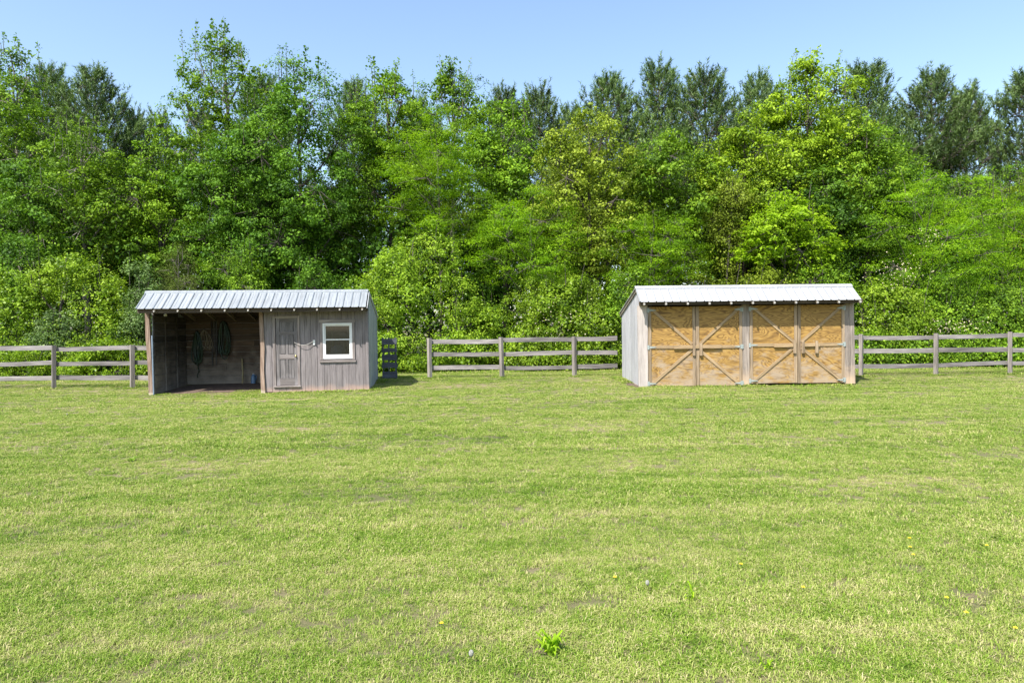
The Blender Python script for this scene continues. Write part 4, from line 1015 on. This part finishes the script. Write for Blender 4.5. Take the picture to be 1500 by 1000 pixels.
# undergrowth filling the wood at head height
P_ = []; 
r = np.random.default_rng(5); n = 95000
xx = r.uniform(-34, 34, n); yy = r.uniform(30, 46, n); hmax = 5.2 + 1.2 * np.sin(xx * .9) + .8 * np.sin(yy * 1.3 + xx * .4); zz = .1 + r.uniform(0, 1, n) ** .8 * hmax
N_ = r.normal(size=(n, 3)); N_[:, 2] += .5; N_[:, 1] -= .3
me = leaf_mesh('undergrowth', np.stack([xx, yy, zz], 1), N_, r.uniform(.14, .30, n), r.uniform(.0, .7, n), M['leaf_dark'], .7, .25, r)
tag(link('undergrowth', me), 'dark undergrowth filling the floor of the wood', kind='stuff')

# cream blossoms over the right bank
def blossoms(cx, cy_, d, w, h, n, label):
    X, z = at(cx, cy_, d); r = np.random.default_rng(int(cx)); P = np.stack([r.normal(size=n) * w, r.normal(size=n) * .25, r.normal(size=n) * h], 1)
    Nn = r.normal(size=(n, 3)); Nn[:, 1] -= 1.2; me = leaf_mesh('blossom', P, Nn, r.uniform(.03, .06, n), r.uniform(0, 1, n), M['blossom'], .9, .2, r)
    o = link('blossom_spray', me, None, (X, d, z)); tag(o, label, 'blossom'); o['kind'] = 'stuff'; return o
blossoms(1318, 398, 25.9, .5, .32, 150, 'cream blossom spray on the vine bank near the right end of the white roof')
blossoms(1400, 478, 25.4, .75, .2, 150, 'pale blossom spray low behind the right fence')
blossoms(1362, 345, 25.8, .14, .2, 40, 'small pale blossom tip high in the large feathery tree')
blossoms(820, 468, 25.3, .8, .35, 70, 'scattered cream blossoms on the leafy bank behind the middle fence')

# ------------------------------------------------------------------ grass, weeds, flowers
BARE = []
for px, py, w_, h_ in ((1075, 948, .20, .14), (1450, 882, .28, .16), (1190, 968, .18, .10), (872, 890, .20, .12), (1478, 962, .25, .14), (1338, 838, .16, .10), (1235, 862, .14, .10), (1420, 900, .16, .12), (770, 900, .16, .08), (330, 828, .16, .10), (280, 880, .12, .10), (1120, 975, .14, .1), (1440, 668, .5, .2), (560, 730, .3, .15), (290, 700, .35, .2)):
    a_ = R(ROLL); x_, y_ = px - 750, py - 500; xr_ = x_ * math.cos(a_) - y_ * math.sin(a_); yr_ = x_ * math.sin(a_) + y_ * math.cos(a_) + 500
    dd_ = CAMZ * 1000 / (yr_ - 480); BARE.append((xr_ / 1000 * dd_, dd_, w_, h_))
def lawn_points(y0, y1, dens, s0, s1):
    n = int(dens * (y1 - y0) * 2 * (y1 * .78 + 1.2)); y = rng.uniform(y0, y1, n); x = rng.uniform(-1, 1, n) * (y1 * .78 + 1.2)
    keep = np.abs(x) < y * .78 + 1.2
    def inside(O, yaw, W_, D_, fr):
        dx, dy = x - O.x, y - O.y; u = dx * math.cos(yaw) + dy * math.sin(yaw); v = -dx * math.sin(yaw) + dy * math.cos(yaw)
        return (u > -.02) & (u < W_ + .02) & (v > fr) & (v < D_)
    keep &= ~inside(LO, LY, LW, LD, .40 + .22 * np.sin(x * 5.3) + .12 * np.sin(x * 13)) & ~inside(RO, RY, RW, RD, -.02)
    keep &= ~(inside(LO, LY, LW, LD, -.02) & ((x - LO.x) * math.cos(LY) + (y - LO.y) * math.sin(LY) > 3.1))
    dx, dy = x - LO.x, y - LO.y; u = dx * math.cos(LY) + dy * math.sin(LY); v = -dx * math.sin(LY) + dy * math.cos(LY)
    keep &= ~((u > .2) & (u < 2.3) & (v > -.28 - .1 * np.sin(u * 7)) & (v < 0) & (rng.uniform(size=n) < .5))
    # thin spots
    bare = np.sin(x * 2.1 + np.sin(y * 1.7) * 1.4) * np.sin(y * 2.6 + np.cos(x * 1.3) * 1.7)
    keep &= ~((bare > .75) & (rng.uniform(size=n) < .30))
    for bx, by, bw, bh in BARE:
        q_ = ((x - bx) / bw) ** 2 + ((y - by) / bh) ** 2
        keep &= ~((q_ < 1.0 + .5 * np.sin(x * 17) * np.sin(y * 23)) & (rng.uniform(size=n) < .66))
    x, y = x[keep], y[keep]
    return np.stack([x, y, gz(x, y)], 1), rng.uniform(s0, s1, len(x)) * (1 + .25 * np.sin(x * 1.1) * np.sin(y * 1.9))
A = [lawn_points(2.6, 6, 560, .4, .95), lawn_points(6, 10, 270, .55, 1.1), lawn_points(10, 16, 120, .8, 1.4), lawn_points(16, 29, 60, 1.0, 1.7)]
pts = np.concatenate([a[0] for a in A]); scl = np.concatenate([a[1] for a in A])
# grass growing just inside the bay
e = []
for (u0, u1, v0, v1, n) in ((2.2, 3.05, -.1, 1.2, 120), (.1, .35, .0, .5, 50)):
    for _ in range(n):
        q = into(LO, LY, random.uniform(u0, u1), random.uniform(v0, v1) * random.random(), 0); e.append((q.x, q.y, float(gz(q.x, q.y)) + .01))
for _ in range(110):                                            # longer grass along the walls and posts
    q = into(LO, LY, random.uniform(3.2, 6.3), -.03, 0); e.append((q.x, q.y, float(gz(q.x, q.y))))
    q = into(RO, RY, random.uniform(0, 6.4), -.06, 0); e.append((q.x, q.y, float(gz(q.x, q.y))))
tall = []
for _ in range(170):
    for O_, Y_, W_, D_, x_lo in ((LO, LY, LW, LD, 3.2), (RO, RY, RW, RD, 0)):
        if random.random() < .5: q = into(O_, Y_, random.uniform(x_lo, W_) , -random.uniform(.03, .08), 0)
        else: q = into(O_, Y_, (W_ + .05) if O_ is LO else -.07, random.uniform(0, D_), 0)
        if math.sin(q.x * 5.1 + q.y * 3) > -.35: tall.append((q.x, q.y, float(gz(q.x, q.y))))
for px_, py_ in [(x_, 21.4) for x_ in (-16.84, -14.4, -11.93)] + [(x_, 23.2) for x_ in (-2.81, -.35, 2.11)] + [(x_, 22.3) for x_ in (11.4, 13.85, 16.28)]:
    for _ in range(7): tall.append((px_ + random.uniform(-.13, .13), py_ + random.uniform(-.1, .1), float(gz(px_, py_))))
for _ in range(900):                                            # rough grass along the foot of the wood
    x_ = random.uniform(-24, 24); y_ = random.uniform(24.3, 26.5) if abs(x_) > 9 else random.uniform(25.8, 28)
    tall.append((x_, y_, float(gz(x_, y_))))
tall = np.array(tall)
pts = np.concatenate([pts, np.array(e), tall]); scl = np.concatenate([scl, rng.uniform(.7, 1.4, len(e)), rng.uniform(1.6, 4.2, len(tall))])
scatter('grass', pts, scl, TUFTS, 'mown green and straw-coloured lawn grass')
print('tufts', len(pts))

def ground_at(px, py):             # where the ray through a lawn pixel meets the ground
    a = R(ROLL); x, y = px - 750, py - 500
    xr = x * math.cos(a) - y * math.sin(a); yr = x * math.sin(a) + y * math.cos(a) + 500
    dd = CAMZ * 1000 / (yr - 480); return xr / 1000 * dd, dd, float(gz(xr / 1000 * dd, dd))
def flower(px, py, label, cat='wildflower', mat='yellow', s=1.0):
    x, y, z = ground_at(px, py); o = empty('dandelion', (x, y, z)); tag(o, label, cat, None)
    MB().tube([(0, 0, 0), (.004, 0, .03 * s), (0, .003, .046 * s)], .0022, 5).build('stem', M['grass'], o)
    if mat == 'yellow':
        m = MB(); n = 12
        for lay, (rr_, zz_) in enumerate(((.013, .046), (.008, .050))):
            for i in range(n):
                a = 2 * math.pi * (i + .5 * lay) / n; a1, a2 = a - .2, a + .2; k_ = len(m.v)
                m.v += [(0, 0, zz_ * s), (rr_ * .8 * math.cos(a1), rr_ * .8 * math.sin(a1), zz_ * s + .002), (rr_ * math.cos(a), rr_ * math.sin(a), zz_ * s + .004), (rr_ * .8 * math.cos(a2), rr_ * .8 * math.sin(a2), zz_ * s + .002)]
                m.f.append((k_, k_ + 1, k_ + 2, k_ + 3))
        m.build('petals', M['yellow'], o)
    else:
        m = MB(); m.tube([(0, 0, .050), (0, 0, .056), (0, 0, .068), (0, 0, .080), (0, 0, .086)], [.004, .011, .014, .011, .004], 10); m.build('seed_head', M['seed'], o, smooth=True)
for a in [(1336, 801, 'yellow dandelion, topmost of the three in a short column at lower right'), (1337, 815, 'yellow dandelion, middle of the three in a short column at lower right'), (1342, 827, 'yellow dandelion, lowest of the three in a short column at lower right'),
          (1450, 812, 'yellow dandelion on its own near the right edge of the lawn'), (1088, 842, 'yellow dandelion beside a strip of longer grass, right of the lawn centre'), (1421, 917, 'orange-yellow dandelion above the bottom right corner'),
          (1494, 941, 'yellow dandelion in the bottom right corner of the lawn'), (1392, 894, 'small yellow flower between two dandelions at lower right'), (902, 862, 'small yellow flower left of the white seed head'),
          (646, 932, 'yellow dandelion in the middle of the nearest grass'), (1180, 878, 'pale yellow flower low in the right half of the lawn')]: flower(*a)
flower(950, 876, 'white dandelion seed head right of the lawn centre', 'wildflower', 'seed'); flower(690, 985, 'white dandelion seed head at the bottom edge of the lawn', 'wildflower', 'seed'); flower(97, 612, 'tiny white seed head in front of the left fence', 'wildflower', 'seed')

def weed(px, py, n, size, label, mat='leaf_bright', up=.5):
    x, y, z = ground_at(px, py); o = empty('broadleaf_weed', (x, y, z)); tag(o, label, 'weed')
    base = MB()
    w_ = size * .09
    for v in range(n):
        a = random.uniform(0, 6.283); l_ = size * random.uniform(.6, 1.1); u = up * random.uniform(.5, 1.3); dx, dy = math.cos(a), math.sin(a); m = MB()
        bx, by = random.uniform(-.3, .3) * size, random.uniform(-.3, .3) * size
        for t_, ww, in ((0, .3), (.4, 1), (.75, .8)):
            zz_ = l_ * u * math.sin(t_ * 2.2); m.v += [(bx + dx * l_ * t_ - dy * w_ * ww, by + dy * l_ * t_ + dx * w_ * ww, zz_), (bx + dx * l_ * t_ + dy * w_ * ww, by + dy * l_ * t_ - dx * w_ * ww, zz_)]
        m.v.append((bx + dx * l_, by + dy * l_, l_ * u * .75)); m.f = [(0, 1, 3, 2), (2, 3, 5, 4), (4, 5, 6)]
        q = m.build('leaf', M[mat], o)
        q.data.attributes.new('tone', 'FLOAT', 'POINT').data.foreach_set('value', [random.uniform(.2, .9)] * 7)
weed(808, 968, 34, .10, 'bright green clump of strap leaves at the bottom of the lawn', 'leaf_bright', 1.0)
weed(1018, 888, 10, .07, 'small upright weed near the white seed head', 'leaf_bright', 1.2)
weed(1128, 990, 10, .06, 'small yellow-green weed at the bottom edge, right of centre', 'leaf_bright', .9)
weed(1150, 945, 12, .05, 'dark low weed right of the lawn centre near the bottom', 'leaf_mid', .6)
weed(190, 678, 12, .12, 'dark green weed tuft in the lawn below the open shed', 'leaf_mid', .6)

print('unique tris', sum(sum(len(p.vertices) - 2 for p in m.polygons) if len(m.polygons) < 3000 else len(m.loops) - 2 * len(m.polygons) for m in bpy.data.meshes))
